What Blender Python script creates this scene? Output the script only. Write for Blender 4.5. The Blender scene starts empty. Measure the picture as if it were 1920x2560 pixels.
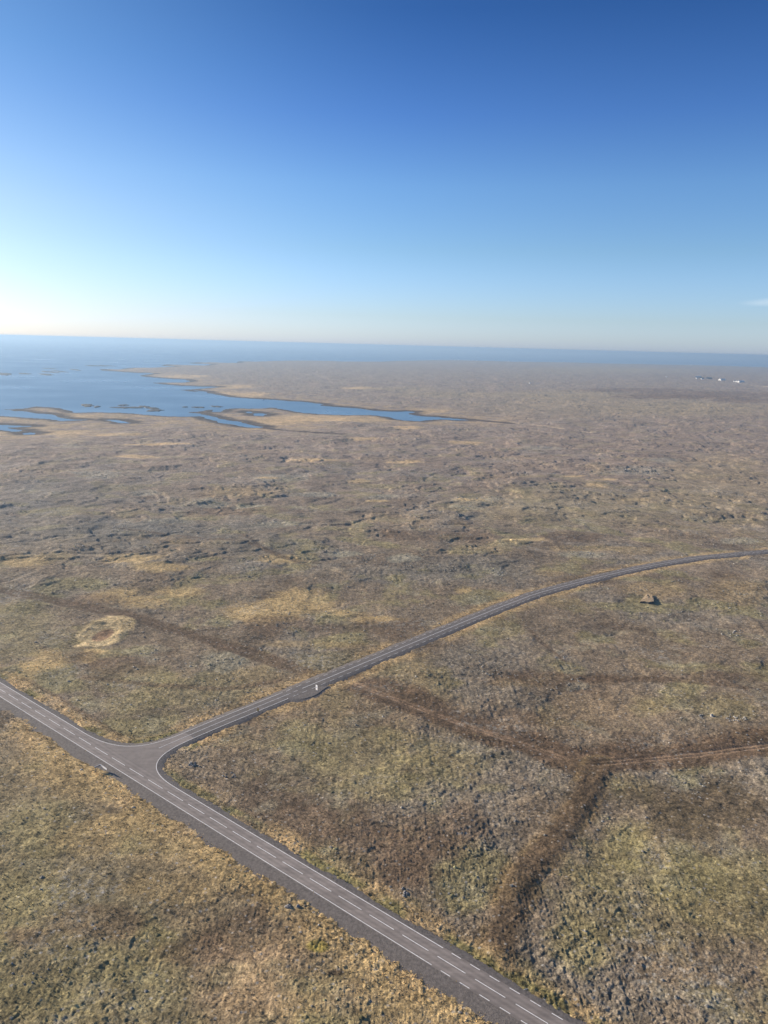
import bpy, bmesh, math, random
import numpy as np
from mathutils import Vector, Matrix, geometry

random.seed(7)
R = math.radians
SC = bpy.context.scene

# ------------------------------------------------------------------ camera
ROADZ = 6.0                       # level of the road surface (sea level is 0)
CAMH = 162.0                      # flying height above the road
F_PX, PW, PH = 1923.0, 1920, 2560
ROLL, PITCH = R(1.5216), R(12.245)
cam_d = bpy.data.cameras.new('camera')
cam = bpy.data.objects.new('camera', cam_d)
SC.collection.objects.link(cam)
cam_d.sensor_fit = 'VERTICAL'
cam_d.sensor_height = 36.0
cam_d.lens = 36.0 * F_PX / PH
cam_d.clip_start = 0.5
cam_d.clip_end = 400000.0
CAMZ = ROADZ + CAMH
cam.matrix_world = (Matrix.Translation((0, 0, CAMZ)) @ Matrix.Rotation(math.pi / 2 - PITCH, 4, 'X')
                    @ Matrix.Rotation(ROLL, 4, 'Z'))
SC.camera = cam

# ------------------------------------------------------------------ sun, sky, exposure
SUN_AZ, SUN_EL = -66.0, 17.0       # azimuth from +Y (view), clockwise positive
S = Vector((math.sin(R(SUN_AZ)) * math.cos(R(SUN_EL)), math.cos(R(SUN_AZ)) * math.cos(R(SUN_EL)), math.sin(R(SUN_EL))))
sd = bpy.data.lights.new('sun', 'SUN')
sd.energy = 5.0
sd.angle = R(0.55)
sd.color = (1.0, 0.87, 0.70)
sun = bpy.data.objects.new('sun', sd)
SC.collection.objects.link(sun)
sun.rotation_euler = S.to_track_quat('Z', 'Y').to_euler()
sun.location = (0, 0, 400)

w = bpy.data.worlds.new('World')
SC.world = w
w.use_nodes = True
wt = w.node_tree
wt.nodes.clear()
def wn(t, **k):
    n = wt.nodes.new(t)
    for a, b in k.items(): setattr(n, a, b)
    return n
sky = wn('ShaderNodeTexSky', sky_type='NISHITA', sun_disc=False)
sky.sun_elevation = R(SUN_EL)
sky.sun_rotation = R(SUN_AZ)
sky.altitude = 160
sky.air_density = 1.0
sky.dust_density = 0.6
sky.ozone_density = 2.0
hsv = wn('ShaderNodeHueSaturation')
hsv.inputs['Saturation'].default_value = 1.15
bg = wn('ShaderNodeBackground')
bg.inputs['Strength'].default_value = 0.10
wo = wn('ShaderNodeOutputWorld')
# clear autumn air: deeper blue with height, paler and less yellow at the horizon, softened towards the sun
tc = wn('ShaderNodeTexCoord'); sx_ = wn('ShaderNodeSeparateXYZ'); wt.links.new(tc.outputs['Generated'], sx_.inputs[0])
ramp = wn('ShaderNodeValToRGB'); cr_ = ramp.color_ramp
SKYRAMP = [(0.0, (0.79, 1.04, 2.12)), (0.012, (0.78, 1.0, 1.86)), (0.035, (0.72, 0.88, 1.44)), (0.115, (0.65, 0.79, 1.06)), (0.187, (0.60, 0.76, 1.04)), (0.26, (0.41, 0.58, 0.94)), (0.36, (0.23, 0.40, 0.70)), (0.50, (0.32, 0.43, 0.62)), (1.0, (0.42, 0.46, 0.56))]
while len(cr_.elements) < len(SKYRAMP): cr_.elements.new(0.5)
for e_, (p_, c_) in zip(cr_.elements, SKYRAMP): e_.position = p_; e_.color = (*[v / 2 for v in c_], 1)
wt.links.new(sx_.outputs['Z'], ramp.inputs[0])
dt = wn('ShaderNodeVectorMath', operation='DOT_PRODUCT'); dt.inputs[1].default_value = S
wt.links.new(tc.outputs['Generated'], dt.inputs[0])
mr = wn('ShaderNodeMapRange'); mr.interpolation_type = 'SMOOTHSTEP'
for i_, v_ in enumerate((0.40, 0.95, 0.0, 0.78)): mr.inputs[i_ + 1].default_value = v_
wt.links.new(dt.outputs['Value'], mr.inputs[0])
mx = wn('ShaderNodeMix', data_type='RGBA'); ramp2 = wn('ShaderNodeValToRGB'); cr2 = ramp2.color_ramp
SUNRAMP = [(0.0, (0.68, 0.83, 1.58)), (0.05, (0.74, 0.80, 1.38)), (0.15, (0.88, 0.83, 0.92)), (0.30, (0.62, 0.78, 0.90)), (1.0, (0.6, 0.7, 0.85))]
while len(cr2.elements) < len(SUNRAMP): cr2.elements.new(0.5)
for e_, (p_, c_) in zip(cr2.elements, SUNRAMP): e_.position = p_; e_.color = (*[v / 2 for v in c_], 1)
wt.links.new(sx_.outputs['Z'], ramp2.inputs[0]); wt.links.new(ramp2.outputs[0], mx.inputs[7])
wt.links.new(mr.outputs[0], mx.inputs[0]); wt.links.new(ramp.outputs[0], mx.inputs[6])
ml = wn('ShaderNodeMix', data_type='RGBA', blend_type='MULTIPLY'); ml.inputs[0].default_value = 1.0
wt.links.new(sky.outputs[0], hsv.inputs['Color'])
wt.links.new(hsv.outputs[0], ml.inputs[6]); wt.links.new(mx.outputs[2], ml.inputs[7])
dbl = wn('ShaderNodeVectorMath', operation='SCALE'); dbl.inputs['Scale'].default_value = 1.80
wt.links.new(ml.outputs[2], dbl.inputs[0]); # one thin wisp of cloud low in the right of the view
def wm(op, a, b=None):
    n_ = wn('ShaderNodeMath', operation=op)
    for i_, v_ in enumerate((a, b)):
        if v_ is None: continue
        if isinstance(v_, (int, float)): n_.inputs[i_].default_value = v_
        else: wt.links.new(v_, n_.inputs[i_])
    return n_.outputs[0]
uu = wm('DIVIDE', sx_.outputs['X'], sx_.outputs['Y'])
wz = wn('ShaderNodeTexNoise'); wz.inputs['Scale'].default_value = 60.0; wz.inputs['Detail'].default_value = 4.0
wmap = wn('ShaderNodeMapping'); wmap.inputs['Scale'].default_value = (0.35, 0.35, 2.5)
wt.links.new(tc.outputs['Generated'], wmap.inputs['Vector']); wt.links.new(wmap.outputs[0], wz.inputs['Vector'])
du_ = wm('DIVIDE', wm('SUBTRACT', uu, 0.515), 0.085)
dv_ = wm('DIVIDE', wm('SUBTRACT', wm('SUBTRACT', sx_.outputs['Z'], wm('MULTIPLY', wm('SUBTRACT', uu, 0.47), 0.05)), 0.0585), 0.0065)
dd_ = wm('ADD', wm('MULTIPLY', du_, du_), wm('MULTIPLY', dv_, dv_))
wk = wn('ShaderNodeMapRange'); wk.interpolation_type = 'SMOOTHSTEP'
for i_, v_ in enumerate((1.0, 0.1, 0.0, 1.0)): wk.inputs[i_ + 1].default_value = v_
wt.links.new(dd_, wk.inputs[0])
wfac = wm('MULTIPLY', wk.outputs[0], wm('MULTIPLY', wz.outputs['Fac'], 0.5))
wf2 = wm('MULTIPLY', wfac, wm('GREATER_THAN', sx_.outputs['Y'], 0.0))
wx_ = wn('ShaderNodeMix', data_type='RGBA'); wx_.inputs[7].default_value = (5.2, 5.6, 5.9, 1)
wt.links.new(wf2, wx_.inputs[0]); wt.links.new(dbl.outputs[0], wx_.inputs[6])
wt.links.new(wx_.outputs[2], bg.inputs[0])
wt.links.new(bg.outputs[0], wo.inputs[0])

SC.view_settings.view_transform = 'Standard'
SC.view_settings.look = 'None'
SC.view_settings.exposure = 0.83
SC.view_settings.gamma = 1.0
SC.view_settings.use_curve_mapping = False
SC.render.engine = 'CYCLES'
SC.cycles.max_bounces = 4
SC.cycles.volume_bounces = 1
SC.cycles.use_denoising = True

# ------------------------------------------------------------------ helpers
cR, sR, cP, sP = math.cos(ROLL), math.sin(ROLL), math.cos(PITCH), math.sin(PITCH)
def g(px, py, z=ROADZ):
    """where the sight line of a photograph pixel (1920x2560) meets height z"""
    u = px - PW / 2; v = py - PH / 2
    x = u * cR + v * sR; y = -u * sR + v * cR
    Y = F_PX * cP - y * sP; Z = -F_PX * sP - y * cP
    k = (CAMZ - z) / -Z
    return np.array((x * k, Y * k))
def gl(pts, z=ROADZ): return np.array([g(a, b, z) for a, b in pts])
def crop(ox, oy, s): return lambda pts: [(ox + a / s, oy + b / s) for a, b in pts]
cA = crop(0, 1600, 2.592); cB = crop(640, 1600, 2.592); cC = crop(1280, 1600, 2.592)
cD = crop(600, 1340, 2.552); cE = crop(1200, 1300, 2.304); cF = crop(0, 1360, 2.37)
cS = crop(0, 820, 2.592); cT = crop(640, 820, 2.592); cU = crop(1280, 820, 2.592)

def link(o, parent=None):
    SC.collection.objects.link(o)
    if parent is not None: o.parent = parent
    return o
def tag(o, label=None, cat=None, group=None, kind=None):
    if label: o['label'] = label
    if cat: o['category'] = cat
    if group: o['group'] = group
    if kind: o['kind'] = kind
    return o
def empty(name, loc, rz=0.0):
    o = bpy.data.objects.new(name, None)
    o.empty_display_size = 0.5
    o.location = loc
    o.rotation_euler = (0, 0, rz)
    return link(o)
def obj(name, bm, m, parent=None, smooth=False):
    me = bpy.data.meshes.new(name)
    bm.normal_update()
    bm.to_mesh(me); bm.free()
    me.materials.append(m)
    if smooth:
        for p in me.polygons: p.use_smooth = True
    return link(bpy.data.objects.new(name, me), parent)
def add_box(bm, c, s, rz=0.0, bevel=0.0):
    r = bmesh.ops.create_cube(bm, size=1.0)
    M = Matrix.Translation(c) @ Matrix.Rotation(rz, 4, 'Z') @ Matrix.Diagonal((s[0], s[1], s[2], 1))
    bmesh.ops.transform(bm, matrix=M, verts=r['verts'])
    if bevel:
        es = list({e for v in r['verts'] for e in v.link_edges})
        bmesh.ops.bevel(bm, geom=es, offset=bevel, segments=2, affect='EDGES')
def add_cyl(bm, c, r1, r2, h, seg=10):
    r = bmesh.ops.create_cone(bm, cap_ends=True, segments=seg, radius1=r1, radius2=r2, depth=h)
    bmesh.ops.translate(bm, verts=r['verts'], vec=c)

# ------------------------------------------------------------------ numpy noise
def _h(ix, iy, seed):
    a = (ix.astype(np.int64) * 374761393 + iy.astype(np.int64) * 668265263 + seed * 974634777) & 0x7fffffff
    a = ((a ^ (a >> 13)) * 1274126177) & 0x7fffffff
    return (a ^ (a >> 16)) & 0xffff
def pn(x, y, seed=0):
    ix = np.floor(x); iy = np.floor(y)
    fx = (x - ix).astype(np.float32); fy = (y - iy).astype(np.float32)
    ux = fx * fx * fx * (fx * (fx * 6 - 15) + 10); uy = fy * fy * fy * (fy * (fy * 6 - 15) + 10)
    def gr(a, b, dx, dy):
        t = _h(a, b, seed).astype(np.float32) * np.float32(2 * math.pi / 65536)
        return np.cos(t) * dx + np.sin(t) * dy
    a = gr(ix, iy, fx, fy); b = gr(ix + 1, iy, fx - 1, fy)
    c = gr(ix, iy + 1, fx, fy - 1); d = gr(ix + 1, iy + 1, fx - 1, fy - 1)
    p = a + ux * (b - a); q = c + ux * (d - c)
    return (p + uy * (q - p)) * 1.4
def fbm(x, y, lam, octv, seed=0, gain=0.5):
    s = 0; a = 1.0
    for i in range(octv):
        s = s + a * pn(x / lam + 17.3 * i, y / lam - 9.1 * i, seed + i); lam /= 2.03; a *= gain
    return s
def sst(e0, e1, v):
    t = np.clip((v - e0) / (e1 - e0), 0, 1)
    return t * t * (3 - 2 * t)
def seg_dist(X, Y, poly, closed=False):
    """distance to a polyline and the arc length of the nearest point"""
    d = np.full(X.shape, 1e12); t_at = np.zeros(X.shape)
    n = len(poly); acc = 0.0
    for i in range(n if closed else n - 1):
        a = poly[i]; b = poly[(i + 1) % n]
        e = b - a; L2 = float(e @ e)
        if L2 < 1e-9: continue
        t = np.clip(((X - a[0]) * e[0] + (Y - a[1]) * e[1]) / L2, 0, 1)
        q = (X - a[0] - t * e[0]) ** 2 + (Y - a[1] - t * e[1]) ** 2
        k = q < d
        d = np.where(k, q, d); t_at = np.where(k, acc + t * math.sqrt(L2), t_at)
        acc += math.sqrt(L2)
    return np.sqrt(d), t_at
def inside(X, Y, poly):
    c = np.zeros(X.shape, bool); n = len(poly); j = n - 1
    for i in range(n):
        xi, yi = poly[i]; xj, yj = poly[j]
        if yi != yj:
            c ^= ((yi > Y) != (yj > Y)) & (X < (xj - xi) * (Y - yi) / (yj - yi) + xi)
        j = i
    return c
def smooth_poly(P, n=10):
    P = np.asarray(P, float); out = []
    Q = np.vstack([2 * P[0] - P[1], P, 2 * P[-1] - P[-2]])
    for i in range(1, len(Q) - 2):
        for k in range(n):
            t = k / n
            out.append(0.5 * ((2 * Q[i]) + (-Q[i - 1] + Q[i + 1]) * t + (2 * Q[i - 1] - 5 * Q[i] + 4 * Q[i + 1] - Q[i + 2]) * t * t
                              + (-Q[i - 1] + 3 * Q[i] - 3 * Q[i + 1] + Q[i + 2]) * t ** 3))
    out.append(P[-1])
    return np.array(out)
def offset(P, d):
    P = np.asarray(P, float); T = np.gradient(P, axis=0)
    T /= np.linalg.norm(T, axis=1)[:, None]
    return P + np.stack([-T[:, 1], T[:, 0]], 1) * d
def resample(P, step):
    P = np.asarray(P, float)
    L = np.r_[0, np.cumsum(np.linalg.norm(np.diff(P, axis=0), axis=1))]
    n = max(2, int(round(L[-1] / step)) + 1); s = np.linspace(0, L[-1], n)
    return np.stack([np.interp(s, L, P[:, 0]), np.interp(s, L, P[:, 1])], 1)
def cut(P, s0, s1, step=1.5):
    L = np.r_[0, np.cumsum(np.linalg.norm(np.diff(P, axis=0), axis=1))]
    s = np.linspace(s0, s1, max(2, int((s1 - s0) / step) + 1))
    return np.stack([np.interp(s, L, P[:, 0]), np.interp(s, L, P[:, 1])], 1)
def plen(P): return float(np.linalg.norm(np.diff(P, axis=0), axis=1).sum())
def arc_at(P, q):
    return float(seg_dist(np.array([q[0]]), np.array([q[1]]), P)[1][0])

# ------------------------------------------------------------------ materials
def mat(name, base=(0.5, 0.5, 0.5), rough=0.8):
    m = bpy.data.materials.new(name); m.use_nodes = True
    b = m.node_tree.nodes['Principled BSDF']
    b.inputs['Base Color'].default_value = (*base, 1); b.inputs['Roughness'].default_value = rough
    return m
class NT:
    def __init__(s, m): s.t = m.node_tree; s.b = s.t.nodes['Principled BSDF']
    def n(s, typ, **k):
        x = s.t.nodes.new(typ)
        for a, v in k.items():
            if a in x.inputs: x.inputs[a].default_value = v
            else: setattr(x, a, v)
        return x
    def l(s, a, b): s.t.links.new(a, b)
    def pos(s): return s.n('ShaderNodeNewGeometry').outputs['Position']
    def noise(s, scale, detail=3.0, rough=0.55, vec=None):
        x = s.n('ShaderNodeTexNoise'); x.inputs['Scale'].default_value = scale
        x.inputs['Detail'].default_value = detail; x.inputs['Roughness'].default_value = rough
        s.l(vec if vec is not None else s.pos(), x.inputs['Vector']); return x.outputs['Fac']
    def rng(s, v, a, b, c, d):
        x = s.n('ShaderNodeMapRange'); x.inputs[1].default_value = a; x.inputs[2].default_value = b
        x.inputs[3].default_value = c; x.inputs[4].default_value = d; s.l(v, x.inputs[0]); return x.outputs[0]
    def mul(s, col, fac):
        x = s.n('ShaderNodeVectorMath', operation='SCALE'); s.l(col, x.inputs[0]); s.l(fac, x.inputs['Scale']); return x.outputs[0]
    def mix(s, fac, a, b):
        x = s.n('ShaderNodeMix', data_type='RGBA')
        if isinstance(fac, float): x.inputs[0].default_value = fac
        else: s.l(fac, x.inputs[0])
        for v, i in ((a, 6), (b, 7)):
            if isinstance(v, tuple): x.inputs[i].default_value = (*v, 1)
            else: s.l(v, x.inputs[i])
        return x.outputs[2]
    def bump(s, h, strength, dist):
        x = s.n('ShaderNodeBump'); x.inputs['Strength'].default_value = strength; x.inputs['Distance'].default_value = dist
        s.l(h, x.inputs['Height']); s.l(x.outputs[0], s.b.inputs['Normal'])

def simple(name, base, rough=0.7, var=0.15, scale=3.0):
    m = mat(name, base, rough); t = NT(m)
    c = t.n('ShaderNodeRGB'); c.outputs[0].default_value = (*base, 1)
    t.l(t.mul(c.outputs[0], t.rng(t.noise(scale, 4.0), 0.3, 0.7, 1 - var, 1 + var)), t.b.inputs['Base Color'])
    return m

# heath: macro colour of the plant cover comes from the mesh, fine mottling from noise
heath_m = mat('heath_cover', rough=0.95); t = NT(heath_m)
t.b.inputs['Specular IOR Level'].default_value = 0.15
att = t.n('ShaderNodeAttribute'); att.attribute_name = 'cover'
fine = t.noise(1.6, 4.0, 0.65); med = t.noise(0.22, 5.0, 0.65); big = t.noise(0.045, 5.0, 0.6)
c = t.mul(att.outputs['Color'], t.rng(fine, 0.25, 0.75, 0.62, 1.38))
c = t.mul(c, t.rng(med, 0.3, 0.7, 0.66, 1.34))
c = t.mul(c, t.rng(big, 0.3, 0.7, 0.72, 1.28))
c = t.mul(c, t.rng(t.noise(0.011, 5.0, 0.6), 0.3, 0.7, 0.84, 1.16))
dr_ = t.noise(0.05, 6.0, 0.7)
c = t.mix(t.rng(dr_, 0.56, 0.64, 0.0, 0.75), c, t.mul(att.outputs['Color'], t.rng(med, 0.3, 0.7, 0.40, 0.75)))  # dark streaks: shade of distant lava scarps put into the colour
pl = t.noise(0.034, 6.0, 0.68)
c = t.mix(t.rng(pl, 0.58, 0.68, 0.0, 0.6), c, (0.33, 0.265, 0.165))
oc = t.noise(0.018, 4.0, 0.6); of = t.noise(0.35, 5.0, 0.75)                     # outcrops of bare pale lava
mo_ = t.n('ShaderNodeMath', operation='MULTIPLY'); t.l(t.rng(oc, 0.57, 0.66, 0.0, 1.0), mo_.inputs[0]); t.l(t.rng(of, 0.48, 0.60, 0.0, 0.8), mo_.inputs[1])
c = t.mix(mo_.outputs[0], c, (0.36, 0.335, 0.285))
lich = t.noise(0.9, 5.0, 0.7)
c = t.mix(t.rng(lich, 0.56, 0.72, 0.0, 0.55), c, t.mul(att.outputs['Color'], t.rng(fine, 0.0, 1.0, 1.5, 1.9)))
grey = t.noise(0.5, 4.0, 0.7)
c = t.mix(t.rng(grey, 0.55, 0.75, 0.0, 0.35), c, (0.20, 0.175, 0.145))
st = t.n('ShaderNodeTexVoronoi'); st.inputs['Scale'].default_value = 0.35; t.l(t.pos(), st.inputs['Vector'])
c = t.mix(t.rng(st.outputs['Distance'], 0.10, 0.21, 0.75, 0.0), c, (0.36, 0.34, 0.31))
t.l(c, t.b.inputs['Base Color'])
def tufts(scale, lo, hi, vec):
    v = t.n('ShaderNodeTexVoronoi'); v.inputs['Scale'].default_value = scale; t.l(vec, v.inputs['Vector'])
    sp = t.n('ShaderNodeSeparateColor'); t.l(v.outputs['Color'], sp.inputs[0]); return t.rng(sp.outputs[0], 0, 1, lo, hi)
wv = t.n('ShaderNodeVectorMath', operation='ADD'); nz = t.n('ShaderNodeTexNoise'); nz.inputs['Scale'].default_value = 1.3; t.l(t.pos(), nz.inputs['Vector'])
t.l(t.pos(), wv.inputs[0]); t.l(nz.outputs['Color'], wv.inputs[1])
c = t.mix(t.rng(tufts(0.9, 0.0, 1.0, wv.outputs[0]), 0.72, 0.80, 0.0, 0.45), c, t.mul(att.outputs['Color'], t.rng(fine, 0.2, 0.8, 1.35, 1.75)))
c = t.mul(c, tufts(1.15, 0.70, 1.34, wv.outputs[0])); c = t.mul(c, tufts(2.6, 0.72, 1.28, wv.outputs[0])); c = t.mul(c, tufts(0.30, 0.86, 1.14, wv.outputs[0]))
t.l(c, t.b.inputs['Base Color'])
t.bump(t.noise(1.6, 5.0, 0.75), 0.8, 0.5)

def asphalt(name, base, wheel, heading):
    m = mat(name, base, 0.75); t = NT(m)
    uv = t.n('ShaderNodeAttribute'); uv.attribute_name = 'across'
    c = t.n('ShaderNodeRGB'); c.outputs[0].default_value = (*base, 1)
    k = t.mul(c.outputs[0], t.rng(t.noise(0.35, 5.0, 0.6), 0.3, 0.7, 0.86, 1.14))
    k = t.mul(k, t.rng(t.noise(6.0, 3.0), 0.3, 0.7, 0.93, 1.07))
    k = t.mul(k, t.rng(t.noise(0.03, 3.0), 0.3, 0.7, 0.9, 1.1))
    if wheel:                                        # polished wheel tracks
        w1 = t.n('ShaderNodeMath', operation='COSINE'); mm = t.n('ShaderNodeMath', operation='MULTIPLY')
        mm.inputs[1].default_value = 2 * math.pi / 1.72
        t.l(uv.outputs['Fac'], mm.inputs[0]); t.l(mm.outputs[0], w1.inputs[0])
        k = t.mul(k, t.rng(w1.outputs[0], -1, 1, 1.10, 0.88))
    sm = t.n('ShaderNodeMapping'); sm.inputs['Rotation'].default_value[2] = -heading; sm.inputs['Scale'].default_value = (0.02, 0.9, 1.0)
    sm.vector_type = 'POINT'; t.l(t.pos(), sm.inputs['Vector'])
    k = t.mul(k, t.rng(t.noise(1.0, 5.0, 0.6, sm.outputs[0]), 0.3, 0.7, 0.86, 1.14))          # streaks along the lanes
    pz = t.n('ShaderNodeTexVoronoi'); pz.inputs['Scale'].default_value = 1.0
    pm = t.n('ShaderNodeMapping'); pm.inputs['Rotation'].default_value[2] = -heading; pm.inputs['Scale'].default_value = (0.035, 0.16, 1.0)
    t.l(t.pos(), pm.inputs['Vector']); t.l(pm.outputs[0], pz.inputs['Vector'])
    ps = t.n('ShaderNodeSeparateColor'); t.l(pz.outputs['Color'], ps.inputs[0])
    k = t.mul(k, t.rng(ps.outputs[1], 0.0, 1.0, 0.92, 1.08))                                  # laying lots and patches
    t.l(k, t.b.inputs['Base Color'])
    t.bump(t.noise(14.0, 3.0), 0.3, 0.02)
    return m
road_m = asphalt('asphalt_main', (0.245, 0.210, 0.189), True, R(-38.5))
side_m = asphalt('asphalt_side', (0.158, 0.137, 0.123), False, R(35))
paint_m = simple('road_paint', (0.88, 0.87, 0.85), 0.6, 0.18, 1.2)
gravel_m = simple('shoulder_gravel', (0.150, 0.130, 0.118), 0.9, 0.35, 1.3)
t = NT(gravel_m); t.bump(t.noise(2.5, 5.0, 0.7), 0.7, 0.25)
sea_m = mat('sea_water', (0.09, 0.20, 0.33), 0.3); t = NT(sea_m)
t.b.inputs['IOR'].default_value = 1.33
mp = t.n('ShaderNodeMapping'); mp.inputs['Rotation'].default_value[2] = 0.5; mp.inputs['Scale'].default_value = (0.25, 0.08, 0.2)
t.l(t.pos(), mp.inputs['Vector'])
hn = t.noise(1.0, 6.0, 0.6, mp.outputs[0])
t.bump(hn, 0.35, 0.4)
t.l(t.rng(t.noise(0.003, 4.0), 0.35, 0.65, 0.27, 0.38), t.b.inputs['Roughness'])
t.b.inputs['Specular IOR Level'].default_value = 0.4
shore_m = simple('skerry_rock', (0.055, 0.048, 0.040), 0.8, 0.4, 0.05)
rock_m = simple('pale_lava_stone', (0.34, 0.32, 0.29), 0.9, 0.35, 1.2)
drock_m = simple('grey_lava_stone', (0.25, 0.235, 0.22), 0.9, 0.4, 1.0)
white_m = simple('white_sheet', (0.78, 0.78, 0.80), 0.45, 0.05)
blue_m = simple('blue_sheet', (0.03, 0.05, 0.22), 0.45, 0.05)
yellow_m = simple('yellow_sheet', (0.75, 0.55, 0.18), 0.5, 0.08)
orange_m = simple('orange_band', (0.7, 0.20, 0.05), 0.5, 0.05)
steel_m = simple('galvanised_steel', (0.35, 0.36, 0.37), 0.4, 0.1)
grey_m = simple('grey_sheet', (0.30, 0.30, 0.31), 0.5, 0.08)
refl_m = simple('reflector', (0.55, 0.06, 0.04), 0.25, 0.05)
postw_m = simple('white_post', (0.72, 0.70, 0.66), 0.6, 0.08)
posty_m = simple('yellow_post', (0.66, 0.52, 0.22), 0.6, 0.1)
wallw_m = simple('white_wall', (0.78, 0.77, 0.74), 0.7, 0.06, 0.3)
walld_m = simple('dark_cladding', (0.06, 0.065, 0.085), 0.7, 0.1, 0.3)
roofw_m = simple('white_roof', (0.82, 0.82, 0.82), 0.5, 0.05, 0.3)
roofd_m = simple('slate_roof', (0.05, 0.06, 0.09), 0.5, 0.1, 0.3)
glass_m = mat('window_glass', (0.03, 0.04, 0.05), 0.1)
turf_m = simple('dry_turf', (0.36, 0.265, 0.16), 0.95, 0.35, 1.5)
t = NT(turf_m); t.bump(t.noise(2.0, 5.0, 0.7), 0.8, 0.4)
stonewall_m = simple('dark_stones', (0.07, 0.065, 0.06), 0.9, 0.4, 1.5)

# ------------------------------------------------------------------ road geometry in world metres
HALF, VERGE = 3.45, 0.35          # half width between edge lines, asphalt outside the line
e1a, e1b = cA and (640 + 1212 / 2.592, 2160 + 545 / 2.592), (640 + 300 / 2.592, 2160)
e2a, e2b = (640 + 1138 / 2.592, 2160 + 653 / 2.592), (640 + 84 / 2.592, 2160)
dm = np.array((math.sin(R(128.45)), math.cos(R(128.45))))           # main road heading, towards the lower right
dash_pts = cA([(60, 352), (119, 390), (320, 516), (392, 559), (518, 638), (592, 684), (850, 840), (940, 893), (1098, 990), (1373, 1158), (1643, 1322)])
mid_pts = gl(dash_pts + [(640 + a / 2.592, 2160 + b / 2.592) for a, b in ((193, 0), (563, 222), (985, 480), (1405, 737))])
p0 = mid_pts.mean(0)
_u, _s, _v = np.linalg.svd(mid_pts - p0); dm = _v[0] if _v[0][0] > 0 else -_v[0]
nm = np.array((-dm[1], dm[0]))                                       # left of travel = upper side in the picture
main_c = np.array([p0 + dm * s for s in np.arange(-700, 500.1, 2.0)])
mainS = lambda q: float((np.asarray(q) - p0) @ dm)
side_pts = cA([(1200, 628), (1400, 543)]) + [(640, 1768.6), (744, 1726), (757, 1720.5)] + cE([(0, 549), (200, 471), (340, 420), (641, 340), (937, 272), (1231, 221), (1365, 207), (1659, 180)]) + [(2060, 1369), (2300, 1360)]
side_c = resample(smooth_poly(gl(side_pts), 12), 2.0)
for _ in range(6):                                                   # even out digitising wobble
    side_c[1:-1] = 0.25 * side_c[:-2] + 0.5 * side_c[1:-1] + 0.25 * side_c[2:]
e0 = side_c[0] - side_c[4]; e0 /= np.linalg.norm(e0)
SH = 3.35                                                            # half width of the side road
su = offset(side_c, SH)                                              # upper (left) edge line
sl = offset(side_c, -SH)
def main_edge(px, up):
    s = mainS(g(*px)); return p0 + dm * s + nm * (HALF if up else -HALF)
def isect(a, da, b, db):
    M = np.array([[da[0], -db[0]], [da[1], -db[1]]]); t = np.linalg.solve(M, b - a); return a + da * t[0]
def fillet(a, da, b, db, n=28):
    c = isect(a, da, b, db)
    out = []
    for k in range(n + 1):
        t = k / n
        c1 = a + (c - a) * 0.72; c2 = b + (c - b) * 0.72
        out.append((1 - t) ** 3 * a + 3 * (1 - t) ** 2 * t * c1 + 3 * (1 - t) * t * t * c2 + t ** 3 * b)
    return np.array(out)
tang = lambda P, i: (P[i + 1] - P[i]) / np.linalg.norm(P[i + 1] - P[i])
# fillet on the far side (main upper-left edge -> side road upper edge)
a1 = main_edge(cA([(560, 598)])[0], True)
iu = int(np.argmin(np.linalg.norm(su - g(*cA([(1120, 630)])[0]), axis=1)))
il = int(np.argmin(np.linalg.norm(sl - g(*cA([(1130, 678)])[0]), axis=1)))
f1 = fillet(a1, dm, su[iu], -tang(su, iu))
a2 = main_edge(cA([(1120, 958)])[0], True)
f2 = fillet(sl[il], -tang(sl, il), a2, dm)
s1, s2 = mainS(a1), mainS(a2)
mu = lambda s0, s9: np.array([p0 + dm * s + nm * HALF for s in np.arange(s0, s9, 2.0)])
chain_far = np.vstack([mu(-700, s1 - 0.5), f1, su[iu + 1:]])         # runs left -> right, road on its right
chain_in = np.vstack([sl[il + 1:][::-1], f2, mu(s2 + 1.0, 500)])     # from far right back to the junction, then along main
chain_low = np.array([p0 + dm * s - nm * HALF for s in np.arange(-700, 500.1, 2.0)])

def strip(bm, L, Rr, zL, zR=None, across=None):
    zR = zL if zR is None else zR
    zl = np.broadcast_to(zL, (len(L),)); zr = np.broadcast_to(zR, (len(L),))
    vl = [bm.verts.new((p[0], p[1], z)) for p, z in zip(L, zl)]
    vr = [bm.verts.new((p[0], p[1], z)) for p, z in zip(Rr, zr)]
    lay = bm.verts.layers.float.get('across') if across else None
    if lay:
        for v in vl: v[lay] = across[0]
        for v in vr: v[lay] = across[1]
    for i in range(len(L) - 1):
        f = bm.faces.new((vr[i], vr[i + 1], vl[i + 1], vl[i]))
    return vl, vr

# main road: asphalt between its outer borders (upper border straight, the junction flare butts on to it)
bm = bmesh.new(); bm.verts.layers.float.new('across')
wid = HALF + VERGE
strip(bm, offset(main_c, wid), main_c, ROADZ, ROADZ + 0.05, (wid, 0.0))
strip(bm, main_c, offset(main_c, -wid), ROADZ + 0.05, ROADZ, (0.0, -wid))
main_road = tag(obj('main_road', bm, road_m), kind='structure')
bm = bmesh.new(); bm.verts.layers.float.new('across')
i0 = max(iu, il) + 1
ou = offset(side_c, SH + VERGE); ol = offset(side_c, -(SH + VERGE))
strip(bm, ou[i0:], side_c[i0:], ROADZ, ROADZ + 0.04)
strip(bm, side_c[i0:], ol[i0:], ROADZ + 0.04, ROADZ)
fo1 = offset(f1, VERGE); fo2 = offset(f2, VERGE)
def clipmain(P):   # keep the part of a flare border that lies outside the main strip
    return [q for q in P if (np.asarray(q) - p0) @ nm > wid + 1e-3]
b1 = clipmain(fo1); b2 = clipmain(fo2)
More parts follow.
